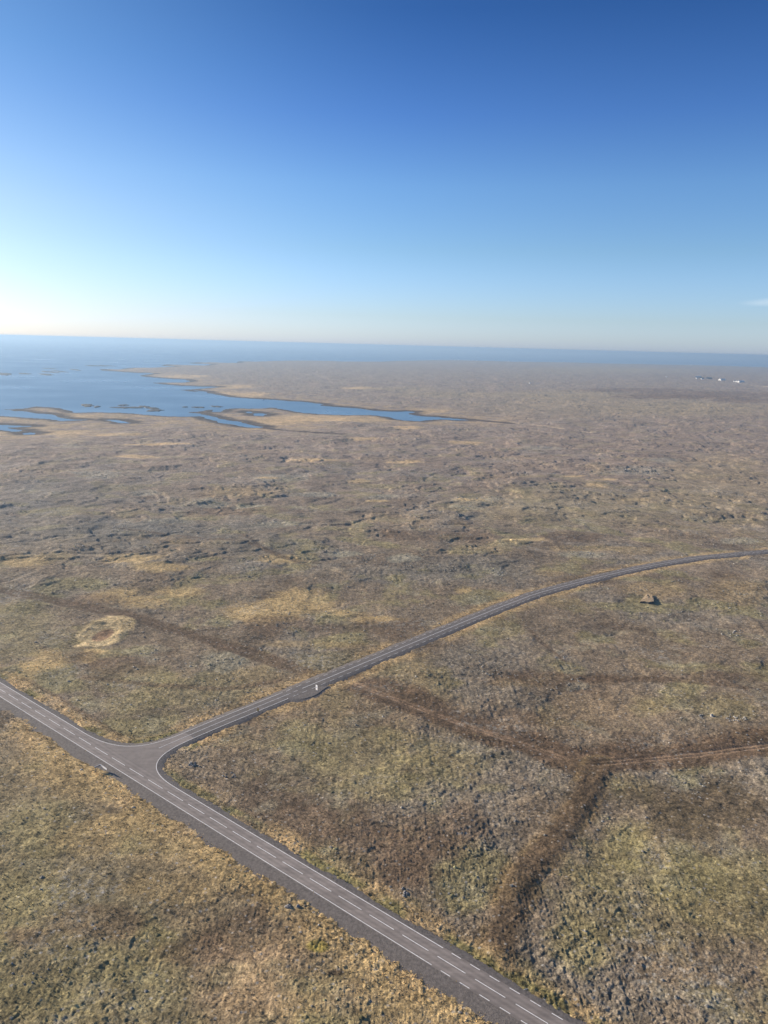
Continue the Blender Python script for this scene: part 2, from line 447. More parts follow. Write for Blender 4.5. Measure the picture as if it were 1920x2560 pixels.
sA = mainS(b1[0]); sB = mainS(b2[-1])
ring = [p0 + dm * (sA - 0.6) + nm * wid] + b1 + [ou[k] for k in range(iu + 1, i0 + 1)] + [side_c[i0]] + [ol[k] for k in range(i0, il, -1)] + b2 + [p0 + dm * (sB + 0.6) + nm * wid]
vs = [bm.verts.new((q[0], q[1], ROADZ + (0.04 if q is ring[len(b1) + 1 + i0 - iu] else 0))) for q in ring]
for tri in geometry.tessellate_polygon([[Vector((q[0], q[1], 0)) for q in ring]]): bm.faces.new([vs[i] for i in tri]).material_index = 1
lay_ac = bm.verts.layers.float['across']
for v in vs: v[lay_ac] = 0.43
for f in bm.faces:
    f.normal_update()
    if f.normal.z < 0: f.normal_flip()
side_road = tag(obj('side_road', bm, side_m), kind='structure')
side_road.data.materials.append(road_m)

# painted markings, one sheet per road, about 6-60 mm above the crowned asphalt
ZP = ROADZ + 0.012
bm = bmesh.new()
def line(bm, P, wdt, z):
    if len(P) > 1: strip(bm, offset(P, wdt / 2), offset(P, -wdt / 2), z)
# centre dashes 9 m with 3 m gaps, in phase with the photograph
ph = mainS(g(*cA([(60, 352)])[0]))
for k in range(-40, 45):
    a = ph + 12.02 * k
    if -700 < a < 490: line(bm, np.array([p0 + dm * a, p0 + dm * (a + 9.0)]), 0.22, ROADZ + 0.058)
sE_low = mainS(g(640 + 1138 / 2.592, 2160 + 653 / 2.592)); sE_up = mainS(g(640 + 1212 / 2.592, 2160 + 545 / 2.592))
line(bm, np.array([p0 + dm * s - nm * HALF for s in (-700, sE_low)]), 0.21, ZP)
line(bm, np.array([p0 + dm * s + nm * HALF for s in (-700, s1)]), 0.21, ZP)
line(bm, np.array([p0 + dm * s + nm * HALF for s in (s2, sE_up)]), 0.21, ZP)
dl = mainS(g(640 + 1197 / 2.592, 2160 + 690 / 2.592)); du = mainS(g(640 + 1268 / 2.592, 2160 + 577 / 2.592))
for k in range(40):
    line(bm, np.array([p0 + dm * s - nm * HALF for s in (dl + 6.0 * k, dl + 6.0 * k + 3.0)]), 0.21, ZP)
    line(bm, np.array([p0 + dm * s + nm * HALF for s in (du + 6.0 * k, du + 6.0 * k + 3.0)]), 0.21, ZP)
obj('lane_marking', bm, paint_m, main_road)
bm = bmesh.new()
line(bm, f1, 0.20, ZP); line(bm, f2, 0.20, ZP)
upE = arc_at(su, g(708, 1732)); loE = arc_at(sl, g(721, 1746.5))
line(bm, cut(su, arc_at(su, su[iu]), upE), 0.20, ZP)
line(bm, cut(sl, arc_at(sl, sl[il]), loE), 0.20, ZP)
q = cut(sl, loE - 0.05, loE + 0.05)                                  # short return at the end of the lower line
dq = (q[-1] - q[0]) / np.linalg.norm(q[-1] - q[0]); nq = np.array((-dq[1], dq[0]))
line(bm, np.array([q[0] + nq * 0.1, q[0] + nq * 1.0]), 0.2, ZP)
cs = arc_at(side_c, g(*cA([(1017, 693)])[0])); ce = arc_at(side_c, g(744, 1726))
c0 = side_c[0] - e0 * -1.0
ext = np.vstack([[side_c[0] + e0 * k for k in (18, 12, 6, 2)], side_c])
line(bm, cut(ext, arc_at(ext, g(*cA([(1017, 693)])[0])), arc_at(ext, g(744, 1726))), 0.18, ROADZ + 0.056)
c1, c2 = arc_at(side_c, g(756, 1721.5)), arc_at(side_c, g(1792, 1390))
line(bm, cut(side_c, c1, c2), 0.24, ROADZ + 0.052)
k = c2 + 3.0
while k < plen(side_c) - 12:
    line(bm, cut(side_c, k, k + 9), 0.22, ROADZ + 0.052); k += 12
for P, s0 in ((su, upE + 3.0), (sl, loE + 3.0)):
    k = s0
    while k < plen(P) - 5:
        line(bm, cut(P, k, k + 3.0), 0.15, ZP); k += 6.0
obj('lane_marking', bm, paint_m, side_road)

# gravel shoulders: slope away from the asphalt and dive under the heath, leaving a ragged edge
def shoulder(name, P, side, wdt, drop, seed):
    P = resample(P, 1.5)
    s = np.arange(len(P)) * 1.5
    wv = wdt(P) if callable(wdt) else np.full(len(P), wdt)
    n1 = pn(s / 24.0, s * 0 + seed, seed) * 1.3 + 0.5 * pn(s / 8.0, s * 0 + seed, seed + 5); n2 = pn(s / 2.7, s * 0 + seed, seed + 3)
    wv = wv * (1 + 0.22 * n1 + 0.12 * n2)
    bm = bmesh.new(); a = VERGE - 0.02
    rows = [(0.0, -0.02), (0.25, -0.03 - drop * 0.15), (0.6, -0.04 - drop * 0.42), (1.0, -0.04 - drop * 0.85), (1.4, -drop - 0.25)]
    prev = None
    for fr, dz in rows:
        q = np.array(P)
        T = np.gradient(P, axis=0); T /= np.linalg.norm(T, axis=1)[:, None]
        N = np.stack([-T[:, 1], T[:, 0]], 1) * side
        q = P + N * (a + fr * wv)[:, None]
        jit = 0.05 * pn(q[:, 0] / 1.4, q[:, 1] / 1.4, seed + 9) if 0 < fr < 1.2 else np.zeros(len(P))
        cur = [bm.verts.new((x, y, ROADZ + dz + j)) for (x, y), j in zip(q, jit)]
        if prev:
            for i in range(len(P) - 1):
                f = (prev[i], prev[i + 1], cur[i + 1], cur[i])
                bm.faces.new(f if side < 0 else f[::-1])
        prev = cur
    for f in bm.faces:
        f.normal_update()
        if f.normal.z < 0: f.normal_flip()
    return tag(obj(name, bm, gravel_m, smooth=True), kind='structure')
shoulder('road_shoulder', chain_low, -1, 5.6, 0.55, 1)
shoulder('road_shoulder', chain_far, +1, 2.6, 0.45, 2)
shoulder('road_shoulder', chain_in, +1, 2.4, 0.38, 3)

# lay-by gravel beside the side road
lay_px = [(716, 1748.5), (735, 1749.5), (760, 1746.5), (780, 1741), (795, 1734), (806, 1725), (822, 1714.5), (800, 1714), (770, 1726), (745, 1736)]
bm = bmesh.new()
vs = [bm.verts.new((*q, ROADZ - 0.016 + (0.0 if i > 7 else -0.10))) for i, q in enumerate(resample(np.vstack([gl(lay_px), gl(lay_px[:1])]), 1.0)[:-1])]
for tri in geometry.tessellate_polygon([[v.co.copy() for v in vs]]): bm.faces.new([vs[i] for i in tri])
for f in bm.faces:
    f.normal_update()
    if f.normal.z < 0: f.normal_flip()
lo_ = resample(gl(lay_px[:7]), 1.0)
strip(bm, offset(lo_, -3.2), lo_, ROADZ - 0.62, ROADZ - 0.12)
layby = tag(obj('gravel_layby', bm, gravel_m), kind='structure')
lay_poly = gl(lay_px)

# ------------------------------------------------------------------ coast (sea level polygons)
south = (cS([(-400, 527), (-60, 532), (0, 527), (60, 526), (130, 523), (200, 515), (215, 506), (290, 512), (400, 520), (480, 540), (500, 548), (640, 545), (780, 547), (900, 557),
             (1050, 568), (1190, 573), (1270, 571), (1310, 573), (1370, 592), (1440, 612), (1540, 630), (1640, 645)])
         + cT([(22, 643), (30, 641)])
         + cS([(1600, 626), (1530, 607), (1470, 600), (1400, 583), (1330, 568), (1290, 556), (1200, 548), (1260, 540), (1300, 536), (1350, 528), (1440, 530), (1480, 522), (1640, 521)])
         + cT([(60, 520), (90, 514), (160, 519), (215, 533), (290, 545), (350, 552), (420, 557), (500, 562), (600, 562), (750, 564), (850, 576), (920, 590), (980, 600), (1060, 602),
               (1140, 593), (1200, 590), (1290, 596), (1370, 599), (1290, 590), (1180, 580), (1070, 574), (1010, 566), (988, 560), (1000, 550), (1022, 544), (960, 540), (880, 542), (790, 538),
               (700, 528), (620, 520), (540, 514), (460, 506), (390, 500), (432, 496), (400, 491), (300, 480), (200, 473), (100, 466), (0, 460)])
         + cS([(1560, 455), (1480, 448), (1420, 438), (1360, 425), (1300, 416), (1250, 414), (1155, 402), (1240, 396), (1300, 392), (1420, 382), (1300, 379), (1180, 377), (1060, 366), (970, 355),
               (1060, 353), (1180, 353), (1222, 347), (1200, 335), (1100, 330), (1040, 326), (890, 312), (925, 304), (1000, 294), (870, 291), (660, 276), (640, 265), (760, 268), (830, 258),
               (960, 257), (1140, 250), (1030, 245), (1080, 235), (1190, 240), (1320, 243), (1365, 235), (1200, 228), (1280, 222), (1530, 227), (1538, 215), (1640, 218)])
         + cT([(20, 216), (200, 211), (400, 212), (560, 217), (800, 218), (900, 213), (1050, 211), (1120, 208), (1280, 209), (1500, 214)])
         + cU([(0, 218), (300, 222), (700, 232), (900, 236), (1150, 240), (1250, 243), (1659, 255), (2100, 270), (2600, 285)]))
far = [(2600, 893.0), (1920, 889.4), (960, 863.6), (0, 838.4), (-700, 819.5)]
coast = gl(south, 0.0)
ang = lambda a, r: np.array((r * math.sin(a), r * math.cos(a)))
a_end = math.atan2(coast[-1][0], coast[-1][1]); a_beg = math.atan2(coast[0][0], coast[0][1])
sea_poly = np.vstack([coast, [ang(a_end, 90000)], [ang(0, 90000)], [ang(a_beg, 90000)]])
inlets = [gl(cS(p), 0.0) for p in (
    [(-300, 520), (0, 529), (60, 534), (120, 541), (180, 548), (260, 557), (330, 562), (352, 575), (380, 583), (440, 594), (530, 597), (400, 601), (300, 591), (150, 576), (0, 571), (-300, 565)],
    [(700, 597), (760, 599), (800, 606), (832, 616), (790, 616), (735, 603)],
    [(-200, 628), (0, 630), (120, 632), (205, 637), (120, 641), (60, 642), (40, 650), (90, 656), (132, 666), (100, 672), (30, 660), (-200, 650)],
    [(168, 683), (190, 680), (215, 682), (205, 687), (180, 687)])] + [gl(cT(p), 0.0) for p in ([(0, 556), (30, 553), (65, 560), (40, 568), (0, 565)],)] + [gl(cS(p), 0.0) for p in (
    [(1255, 405), (1290, 409), (1330, 414), (1335, 419), (1300, 416)], [(1380, 528), (1420, 532), (1425, 543), (1395, 545)], [(1608, 545), (1622, 543), (1624, 550), (1610, 550)])]

# ------------------------------------------------------------------ heath terrain: one sheet, finer towards the viewer
phi = np.concatenate([np.arange(0.880, 0.30, -0.00095), np.arange(0.30, 0.0125, -0.00052)])
r_v = CAMH / np.tan(phi)
r_v = np.concatenate([[4, 40, 80, 110, 128], r_v[r_v > 130], [14500, 16500]])
th = np.concatenate([np.arange(-0.685, 0.685, 0.00105), np.arange(0.72, 2 * math.pi - 0.70, 0.09)])
NR, NC = len(r_v), len(th)
Rr, Tt = np.meshgrid(r_v, th, indexing='ij')
X = (Rr * np.sin(Tt)).ravel(); Y = (Rr * np.cos(Tt)).ravel(); RD = Rr.ravel()
dr = np.gradient(r_v); DR = np.repeat(np.maximum(dr, r_v * 0.00105), NC)
N = len(X)

def near(pts, m):
    lo = pts.min(0) - m; hi = pts.max(0) + m
    return np.where((X > lo[0]) & (X < hi[0]) & (Y > lo[1]) & (Y < hi[1]))[0]
def layer(pts, m, fn, dflt):
    out = np.full(N, dflt, np.float64); k = near(np.asarray(pts), m)
    if len(k): out[k] = fn(X[k], Y[k])
    return out
d_main = np.full(N, 1e3); k = np.where(np.abs((X - p0[0]) * nm[0] + (Y - p0[1]) * nm[1]) < 200)[0]
d_main[k] = np.abs((X[k] - p0[0]) * nm[0] + (Y[k] - p0[1]) * nm[1])
side_lo = resample(ext, 4.0)
d_side = layer(side_lo, 60, lambda x, y: seg_dist(x, y, side_lo)[0], 1e3)
d_edge = np.full(N, 1e3)
for ch in (chain_far[(chain_far[:, 1] < 420)], chain_in[(chain_in[:, 1] < 420)]):
    seg = resample(ch[np.linalg.norm(ch - f1[14], axis=1) < 90], 2.0)
    d_edge = np.minimum(d_edge, layer(seg, 40, lambda x, y: seg_dist(x, y, seg)[0], 1e3))
flare = np.array(ring)
kf = near(flare, 2); in_fl = np.zeros(N, bool); in_fl[kf] = inside(X[kf], Y[kf], flare)
d_road = np.minimum(np.minimum(d_main, d_side), np.where(in_fl, 0, d_edge + 3.6))
kl = near(lay_poly, 12); d_lay = np.full(N, 1e3)
d_lay[kl] = np.where(inside(X[kl], Y[kl], lay_poly), 0, seg_dist(X[kl], Y[kl], lay_poly, True)[0])

# water: signed distance to the shore (positive on land)
kk = np.where((RD > 1100))[0]
shore = np.full(N, 900.0); shore_i = np.full(N, 900.0)
wet = np.zeros(N, bool)
allp = np.vstack([coast] + inlets); lo = allp.min(0); hi = allp.max(0)
kk = kk[(Y[kk] > lo[1] - 400) ]
dd = np.full(len(kk), 1e12); ins = np.zeros(len(kk), bool)
# warp the sampling a little so the drawn shore gets small coves
wx = X[kk] + np.minimum(9.0, RD[kk] * 0.004) * fbm(X[kk], Y[kk], 60, 3, 51); wy = Y[kk] + np.minimum(14.0, RD[kk] * 0.006) * fbm(X[kk], Y[kk], 60, 3, 57)
dd = seg_dist(wx, wy, coast)[0]; ins = inside(wx, wy, sea_poly)
for p in inlets:
    dd = np.minimum(dd, seg_dist(wx, wy, p, True)[0]); ins |= inside(wx, wy, p)
shore[kk] = np.where(ins, -dd, dd)

# ---- plant-cover colours
TAN, TAN2 = np.array((0.330, 0.245, 0.130)), np.array((0.365, 0.265, 0.150))
HEATHER, BROWN = np.array((0.175, 0.138, 0.104)), np.array((0.092, 0.062, 0.042))
MOSS, LICHEN = np.array((0.205, 0.180, 0.090)), np.array((0.290, 0.275, 0.215))
GREYL, GREEN = np.array((0.185, 0.168, 0.148)), np.array((0.085, 0.105, 0.034))
DKGREEN, WEED, SAND = np.array((0.085, 0.085, 0.050)), np.array((0.050, 0.036, 0.028)), np.array((0.46, 0.40, 0.31))
n_a = fbm(X, Y, 85, 4, 11); n_b = fbm(X, Y, 46, 4, 21); n_c = fbm(X, Y, 22, 4, 31); n_d = fbm(X, Y, 130, 3, 41); n_e = fbm(X * 0.6, Y, 7.5, 3, 47) * sst(2200, 900, RD)
COL = np.empty((N, 3)); COL[:] = HEATHER * 1.05
def paint(m, c):
    global COL
    m = np.clip(m, 0, 1)[:, None]; COL = COL * (1 - m) + c * m
fb = 0.35 * n_b + 0.25 * n_c
paint(0.55 * sst(-0.1, 0.5, n_a + 0.2 * n_c), GREYL)
paint(0.65 * sst(0.05, 0.55, n_b + 0.35 * n_c), MOSS)
paint(0.55 * sst(0.2, 0.7, n_d + 0.3 * n_b), np.array((0.215, 0.160, 0.105)))
paint(0.5 * sst(0.25, 0.75, -n_b + 0.4 * n_c), BROWN)
paint(0.3 * sst(0.38, 0.75, n_c - 0.3 * n_a) * sst(900, 300, RD), LICHEN)
# overall drift: greener and tanner beside the main road, paler further out, haze brightness put into the colour
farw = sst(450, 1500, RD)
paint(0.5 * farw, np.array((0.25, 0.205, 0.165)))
below = sst(0, 60, -((X - p0[0]) * nm[0] + (Y - p0[1]) * nm[1]))
paint(0.5 * below, np.array((0.190, 0.165, 0.078)))
ROUGH = np.ones(N)
def blob(px, py, rx, ry, c, amt=1.0, soft=0.45, wob=0.45, rough=None):
    """an irregular patch of one plant cover, centred and sized by where it lies in the photograph"""
    ctr = g(px, py); a = g(px + rx, py); b = g(px, py - ry)
    ax = (a - ctr); by = (b - ctr)
    L = max(np.linalg.norm(ax), np.linalg.norm(by)) * 1.9
    k = np.where((np.abs(X - ctr[0]) < L) & (np.abs(Y - ctr[1]) < L))[0]
    if not len(k): return
    M = np.linalg.inv(np.array([ax, by]).T)
    q = M @ np.stack([X[k] - ctr[0], Y[k] - ctr[1]])
    d = np.hypot(q[0], q[1]) + wob * (n_b[k] * 0.5 + n_c[k] * 0.6 + n_e[k] * 0.35)
    m = amt * sst(1.0 + soft / 2, 1.0 - soft / 2, d)
    COL[k] = COL[k] * (1 - m[:, None]) + c * m[:, None]
    if rough is not None: ROUGH[k] = ROUGH[k] * (1 - m) + rough * m
# tan grass patches
for a in ((760, 1500, 70, 26), (700, 1520, 120, 20), (640, 1540, 90, 16), (860, 1530, 60, 10), (930, 1548, 60, 9), (300, 1488, 60, 20), (370, 1500, 60, 14), (130, 1645, 45, 26), (80, 1668, 40, 16),
          (30, 1690, 60, 20), (400, 1420, 60, 12), (330, 1395, 70, 10), (220, 1645, 30, 12), (240, 1625, 40, 10), (60, 1400, 60, 14), (450, 1480, 50, 14), (700, 1395, 60, 10), (1160, 1475, 20, 8)):
    blob(*a, TAN * 1.12, 0.85, 0.9, 0.6, 0.6)
for a in ((1370, 1430, 40, 8), (1580, 1375, 60, 8), (1470, 1370, 90, 8), (600, 1230, 80, 12), (1300, 1700, 60, 12), (820, 1610, 120, 10), (1640, 1470, 80, 20), (1850, 1480, 80, 30)):
    blob(*a, TAN, 0.4, 0.7, 0.6, 0.8)
# mossy green-yellow lava
for a in ((880, 1880, 170, 70), (1100, 1890, 120, 50), (760, 1850, 90, 45), (950, 1960, 140, 40), (1230, 1965, 40, 10), (480, 1725, 160, 40), (330, 1690, 100, 25), (330, 1760, 90, 26), (1650, 1755, 60, 20),
          (1800, 1770, 90, 24), (1480, 2280, 80, 80), (1560, 2140, 60, 60), (1450, 2340, 60, 60), (1700, 2200, 160, 120), (1560, 2080, 60, 40), (120, 2060, 110, 60), (60, 2250, 90, 60), (260, 2420, 130, 50),
          (100, 2500, 160, 50), (1010, 2260, 40, 20), (50, 1560, 80, 60), (900, 1660, 140, 30)):
    blob(*a, MOSS * 1.05, 0.42, 0.9, 0.8, 1.1)
# dark heather and crowberry
for a in ((960, 2130, 200, 70), (800, 2040, 130, 45), (1100, 2080, 130, 60), (300, 1660, 70, 30), (210, 1640, 60, 18), (240, 1500, 80, 14), (640, 2330, 140, 60), (700, 2220, 80, 50), (1290, 1790, 90, 20),
          (960, 1570, 140, 18), (1350, 1690, 140, 16), (250, 2300, 150, 40), (480, 2380, 120, 40), (1800, 1690, 140, 14), (1500, 1690, 90, 12), (700, 1560, 100, 20), (1100, 1340, 140, 14), (400, 1345, 160, 16),
          (600, 1275, 160, 12), (1420, 1340, 80, 12), (60, 2340, 60, 30), (1000, 2180, 120, 40)):
    blob(*a, BROWN * 1.25, 0.6, 0.8, 0.7, 0.9)
for a in ((1770, 2010, 120, 60), (1640, 1990, 90, 40), (1690, 2030, 70, 30), (1470, 1990, 30, 16), (1800, 1950, 70, 20), (1540, 1980, 60, 22), (1720, 2075, 90, 26)):
    blob(*a, np.array((0.110, 0.085, 0.055)), 0.6, 0.6, 0.6, 0.7)
# grey lichen lava
for a in ((560, 1655, 60, 22), (1010, 1395, 34, 9), (1190, 1495, 44, 16), (1245, 1428, 16, 12), (860, 1380, 40, 6), (240, 1185, 60, 10), (520, 1255, 50, 8), (620, 1262, 40, 5), (700, 1195, 60, 9), (790, 1235, 50, 6),
          (1600, 1175, 70, 9), (1660, 1150, 40, 6), (1190, 1250, 60, 10), (1160, 1270, 50, 8), (1450, 1385, 50, 9), (700, 1310, 60, 7), (1350, 1120, 50, 5), (420, 1300, 60, 7), (1860, 1350, 60, 8), (360, 1230, 40, 6), (950, 1240, 40, 5)):
    blob(*a, LICHEN * 0.95, 0.55, 0.6, 0.7, 1.5)
for a in ((150, 1330, 220, 40), (110, 1230, 200, 40), (330, 1330, 160, 30), (500, 1320, 120, 20), (1180, 1420, 160, 30), (640, 1360, 160, 20)):
    blob(*a, np.array((0.135, 0.130, 0.120)), 0.45, 0.9, 0.8, 1.2)
# tan meadows in the distance
for a in ((800, 1043, 140, 9), (690, 1050, 70, 8), (1020, 1069, 36, 4), (905, 1095, 36, 3), (1165, 1104, 40, 4), (1055, 1024, 60, 4), (350, 1140, 60, 4), (400, 1110, 80, 3), (1015, 1154, 36, 4), (1490, 1213, 30, 5),
          (900, 1200, 26, 4), (940, 1250, 24, 3), (150, 1035, 90, 5), (60, 1060, 80, 6), (100, 1075, 110, 5), (300, 1085, 70, 3), (670, 1195, 26, 3), (1600, 1247, 30, 3), (1430, 1191, 34, 2), (1510, 1201, 26, 2), (1830, 930, 0.1, 0.1),
          (540, 983, 60, 6), (600, 985, 70, 5), (460, 940, 60, 3), (580, 965, 50, 4), (900, 970, 40, 3), (860, 1045, 120, 6), (1175, 1250, 34, 5), (1330, 1346, 26, 4), (1300, 1350, 60, 3), (780, 1150, 60, 3)):
    blob(*a, TAN * 1.35, 0.8, 0.9, 0.6, 0.5)
for a in ((1560, 1005, 300, 22), (1420, 985, 140, 10), (1750, 1020, 190, 14), (1500, 923, 150, 7), (1800, 1195, 140, 60), (1640, 925, 110, 5), (1000, 972, 90, 5), (1150, 985, 150, 7), (1450, 1260, 260, 40)):
    blob(*a, np.array((0.26, 0.215, 0.130)), 0.5, 0.9, 0.6)
for a in ((1760, 985, 180, 7), (1600, 975, 150, 5), (1860, 1000, 80, 6), (1700, 992, 160, 5)):
    blob(*a, BROWN * 1.4, 0.7, 0.6, 0.5)
# shore: seaweed-dark rim, tan grass behind it; sand along the outer coast
inner = (RD < 5200)
near_sh = shore + 8 * n_c
paint(np.where(inner, 0.6 * sst(200, 60, shore + 50 * n_b) * sst(10, 40, shore) * sst(-0.05, 0.25, n_b + 0.2), 0), TAN)
paint(np.where(shore < 200, sst(32 + RD * 0.006, 12 + RD * 0.004, near_sh), 0), WEED)
paint(np.where((RD > 5200) & (X > 900), sst(140, 50, shore) * sst(-0.2, 0.25, n_d), 0), SAND)
# brown reed channel running inland from the two creek heads
for pts, wdt in ((cT([(0, 634), (100, 652), (200, 667), (330, 683), (450, 692), (560, 700)]), 9), (cT([(1040, 566), (1180, 576), (1300, 583), (1400, 592), (1520, 605), (1659, 622)]), 16)):
    P = gl(pts, 2.0); dch = layer(P, 60, lambda x, y: seg_dist(x, y, P)[0], 1e3)
    paint(sst(wdt * 1.2, wdt * 0.8, dch + 4 * n_c), WEED * 1.3)
for pts, wdt in (([(1280, 1058), (1310, 1064)], 4.5), ([(1328, 1064), (1370, 1071), (1410, 1076)], 4.5), ([(1438, 1079), (1475, 1083)], 4.0), ([(1870, 948.5), (1930, 951)], 8), ([(1830, 957), (1840, 959.5), (1870, 963.5), (1910, 968), (2000, 973)], 8)):
    P = gl(pts, 2.0); dch = layer(P, 60, lambda x, y: seg_dist(x, y, P)[0], 1e3)
    paint(0.8 * sst(wdt * 1.2, wdt * 0.6, dch), np.array((0.45, 0.37, 0.25)))

# lines across the heath
track = smooth_poly(gl([(862, 1697), (950, 1732), (987, 1745), (1103, 1788), (1190, 1818), (1280, 1847), (1357, 1872), (1415, 1894), (1455, 1902), (1492, 1904), (1588, 1895.5), (1704, 1887.5), (1820, 1876), (1920, 1864), (2100, 1846)]), 8)
oldroad = smooth_poly(gl([(-200, 1440), (0, 1472), (105, 1492), (211, 1513), (316, 1534), (422, 1565), (527, 1600), (633, 1634), (700, 1655), (780, 1684)]), 8)
bank = smooth_poly(gl([(1500, 1903), (1489, 1919), (1472, 1960), (1452, 2007), (1420, 2051), (1386, 2095), (1355, 2131), (1330, 2162)]), 6)
bank2 = smooth_poly(gl([(1312, 2180), (1306, 2190), (1291, 2234), (1274, 2283), (1256, 2340), (1240, 2372)]), 6)
paths = [(gl([(600, 1335), (660, 1370), (720, 1392), (800, 1405)]), 1.6), (gl([(300, 1320), (420, 1335), (540, 1350), (620, 1358), (700, 1390), (790, 1415)]), 2.0), (gl([(380, 1515), (560, 1465), (620, 1440)]), 0.1),
         (gl([(1327, 1575), (1350, 1600), (1395, 1635), (1410, 1648)]), 1.4), (gl([(60, 1695), (150, 1745), (240, 1800), (300, 1840)]), 1.5), (gl([(200, 1690), (400, 1712), (560, 1722), (700, 1700)]), 2.2),
         (gl([(1280, 1690), (1400, 1685), (1500, 1690), (1700, 1700), (1920, 1725)]), 3.0)]
d_tr, s_tr = seg_dist(X, Y, track) if False else (np.full(N, 1e3), None)
k = near(track, 45); d_tr[k] = seg_dist(X[k], Y[k], resample(track, 3))[0]
side_tr = np.zeros(N)                                                # which side of the track (up = positive)
tc = resample(track, 6); kn = k
if len(k):
    ts = np.interp(X[k], tc[:, 0], tc[:, 1]); side_tr[k] = Y[k] - ts
d_or = np.full(N, 1e3); k = near(oldroad, 60); d_or[k] = seg_dist(X[k], Y[k], resample(oldroad, 4))[0]
d_bk = np.full(N, 1e3); k = near(np.vstack([bank, bank2]), 40)
d_bk[k] = np.minimum(seg_dist(X[k], Y[k], bank)[0], seg_dist(X[k], Y[k], bank2)[0])
vb = 0.8 + 0.35 * n_b
paint(0.92 * sst(19, 10, np.where(side_tr > 0, d_tr, d_tr * 1.9) - 5 * n_c - 4 * n_b), BROWN * 1.15)
paint(0.78 * sst(7.0, 3.6, d_or - 2.0 * n_c - 1.2 * n_e), BROWN * 1.15)
paint(0.6 * sst(1.0, 0.5, np.abs(d_tr - 1.1)), np.array((0.235, 0.165, 0.120)))
paint(0.9 * sst(8.0, 3.5, d_bk - 2.4 * n_c - 1.2 * n_b), np.array((0.098, 0.068, 0.044)))
blob(1480, 1922, 55, 26, np.array((0.100, 0.070, 0.046)), 0.9, 0.8, 0.5)
blob(1440, 1905, 60, 14, np.array((0.100, 0.070, 0.046)), 0.8, 0.8, 0.5)
paint(0.5 * sst(2.4, 0.5, np.abs(d_bk - 5.6) + 1.5 * n_c) * sst(-0.3, 0.3, n_c), np.array((0.22, 0.16, 0.085)))
for P, wd in paths:
    k = near(P, 12); m = np.zeros(N); m[k] = 0.6 * sst(wd * 1.5, wd * 0.6, seg_dist(X[k], Y[k], P)[0] + 0.8 * n_c[k])
    paint(m, BROWN * 1.15)
# verges: tan grass, and green on the inner side of the main road
dv = d_road + 2.5 * n_c + 1.5 * n_b
sgn = (X - p0[0]) * nm[0] + (Y - p0[1]) * nm[1]
paint(0.9 * sst(22, 12, dv) * np.where(sgn < 0, 1, 0) * sst(-0.6, 0.1, n_b + 0.1), TAN2)
paint(0.85 * sst(15, 9, dv) * np.where(sgn > 0, 1, 0) * sst(-0.55, 0.05, n_b + 0.05), TAN2)
paint(0.6 * sst(11.5, 8.5, d_road + 1.5 * n_c) * np.where((sgn > 0) & (d_main < 30), 1, 0) * sst(-0.35, 0.2, n_c), GREEN)
kb = (sgn < 0)
paint(0.7 * np.where(kb, sst(45, 15, d_main + 14 * n_b), 0) * sst(-0.3, 0.2, n_b), TAN)
for a in ((430, 2000, 90, 40), (340, 2050, 100, 40), (170, 1930, 70, 40), (240, 2080, 90, 50), (420, 2220, 110, 30), (560, 2110, 50, 60), (700, 2220, 40, 40), (900, 2480, 90, 60), (760, 2500, 160, 50), (620, 2460, 90, 50), (1030, 2520, 40, 30)):
    blob(*a, TAN * 0.85, 0.6, 0.8, 0.7, 0.7)
blob(640, 2450, 150, 80, np.array((0.34, 0.245, 0.17)), 0.55, 1.0, 0.7, 0.7)  # bare earth, its pinkish tint mostly window flare painted in
blob(860, 2500, 90, 60, np.array((0.34, 0.245, 0.17)), 0.5, 1.0, 0.7, 0.7)  # second patch of pinkish flare painted on the ground
blob(795, 2362, 28, 15, np.array((0.26, 0.21, 0.06)), 0.9, 0.5, 0.3)
blob(840, 2428, 26, 12, np.array((0.050, 0.036, 0.026)), 0.9, 0.5, 0.5)
blob(285, 2024, 20, 8, np.array((0.10, 0.078, 0.058)), 0.6, 1.0, 1.2)
# ring-shaped grassy hollow with a bare brown floor
ring_c = g(264, 1574); ring_x = np.linalg.norm(g(324, 1574) - ring_c); ring_y = np.linalg.norm(g(264, 1538) - ring_c)
k = np.where((np.abs(X - ring_c[0]) < ring_x * 2) & (np.abs(Y - ring_c[1]) < ring_y * 2))[0]
q = np.full(N, 9.0); q[k] = np.hypot((X[k] - ring_c[0]) / ring_x, (Y[k] - ring_c[1]) / ring_y) + 0.16 * n_c[k] + 0.05 * n_b[k] + 0.16 * n_e[k]
paint(sst(1.12, 0.92, q), np.array((0.45, 0.355, 0.215)))
qc = g(257, 1584); q2 = np.full(N, 9.0); q2[k] = np.hypot((X[k] - qc[0]) / (ring_x * 0.40), (Y[k] - qc[1]) / (ring_y * 0.44)) + 0.12 * n_c[k]
paint(0.95 * sst(1.05, 0.85, q2), np.array((0.235, 0.150, 0.098)))

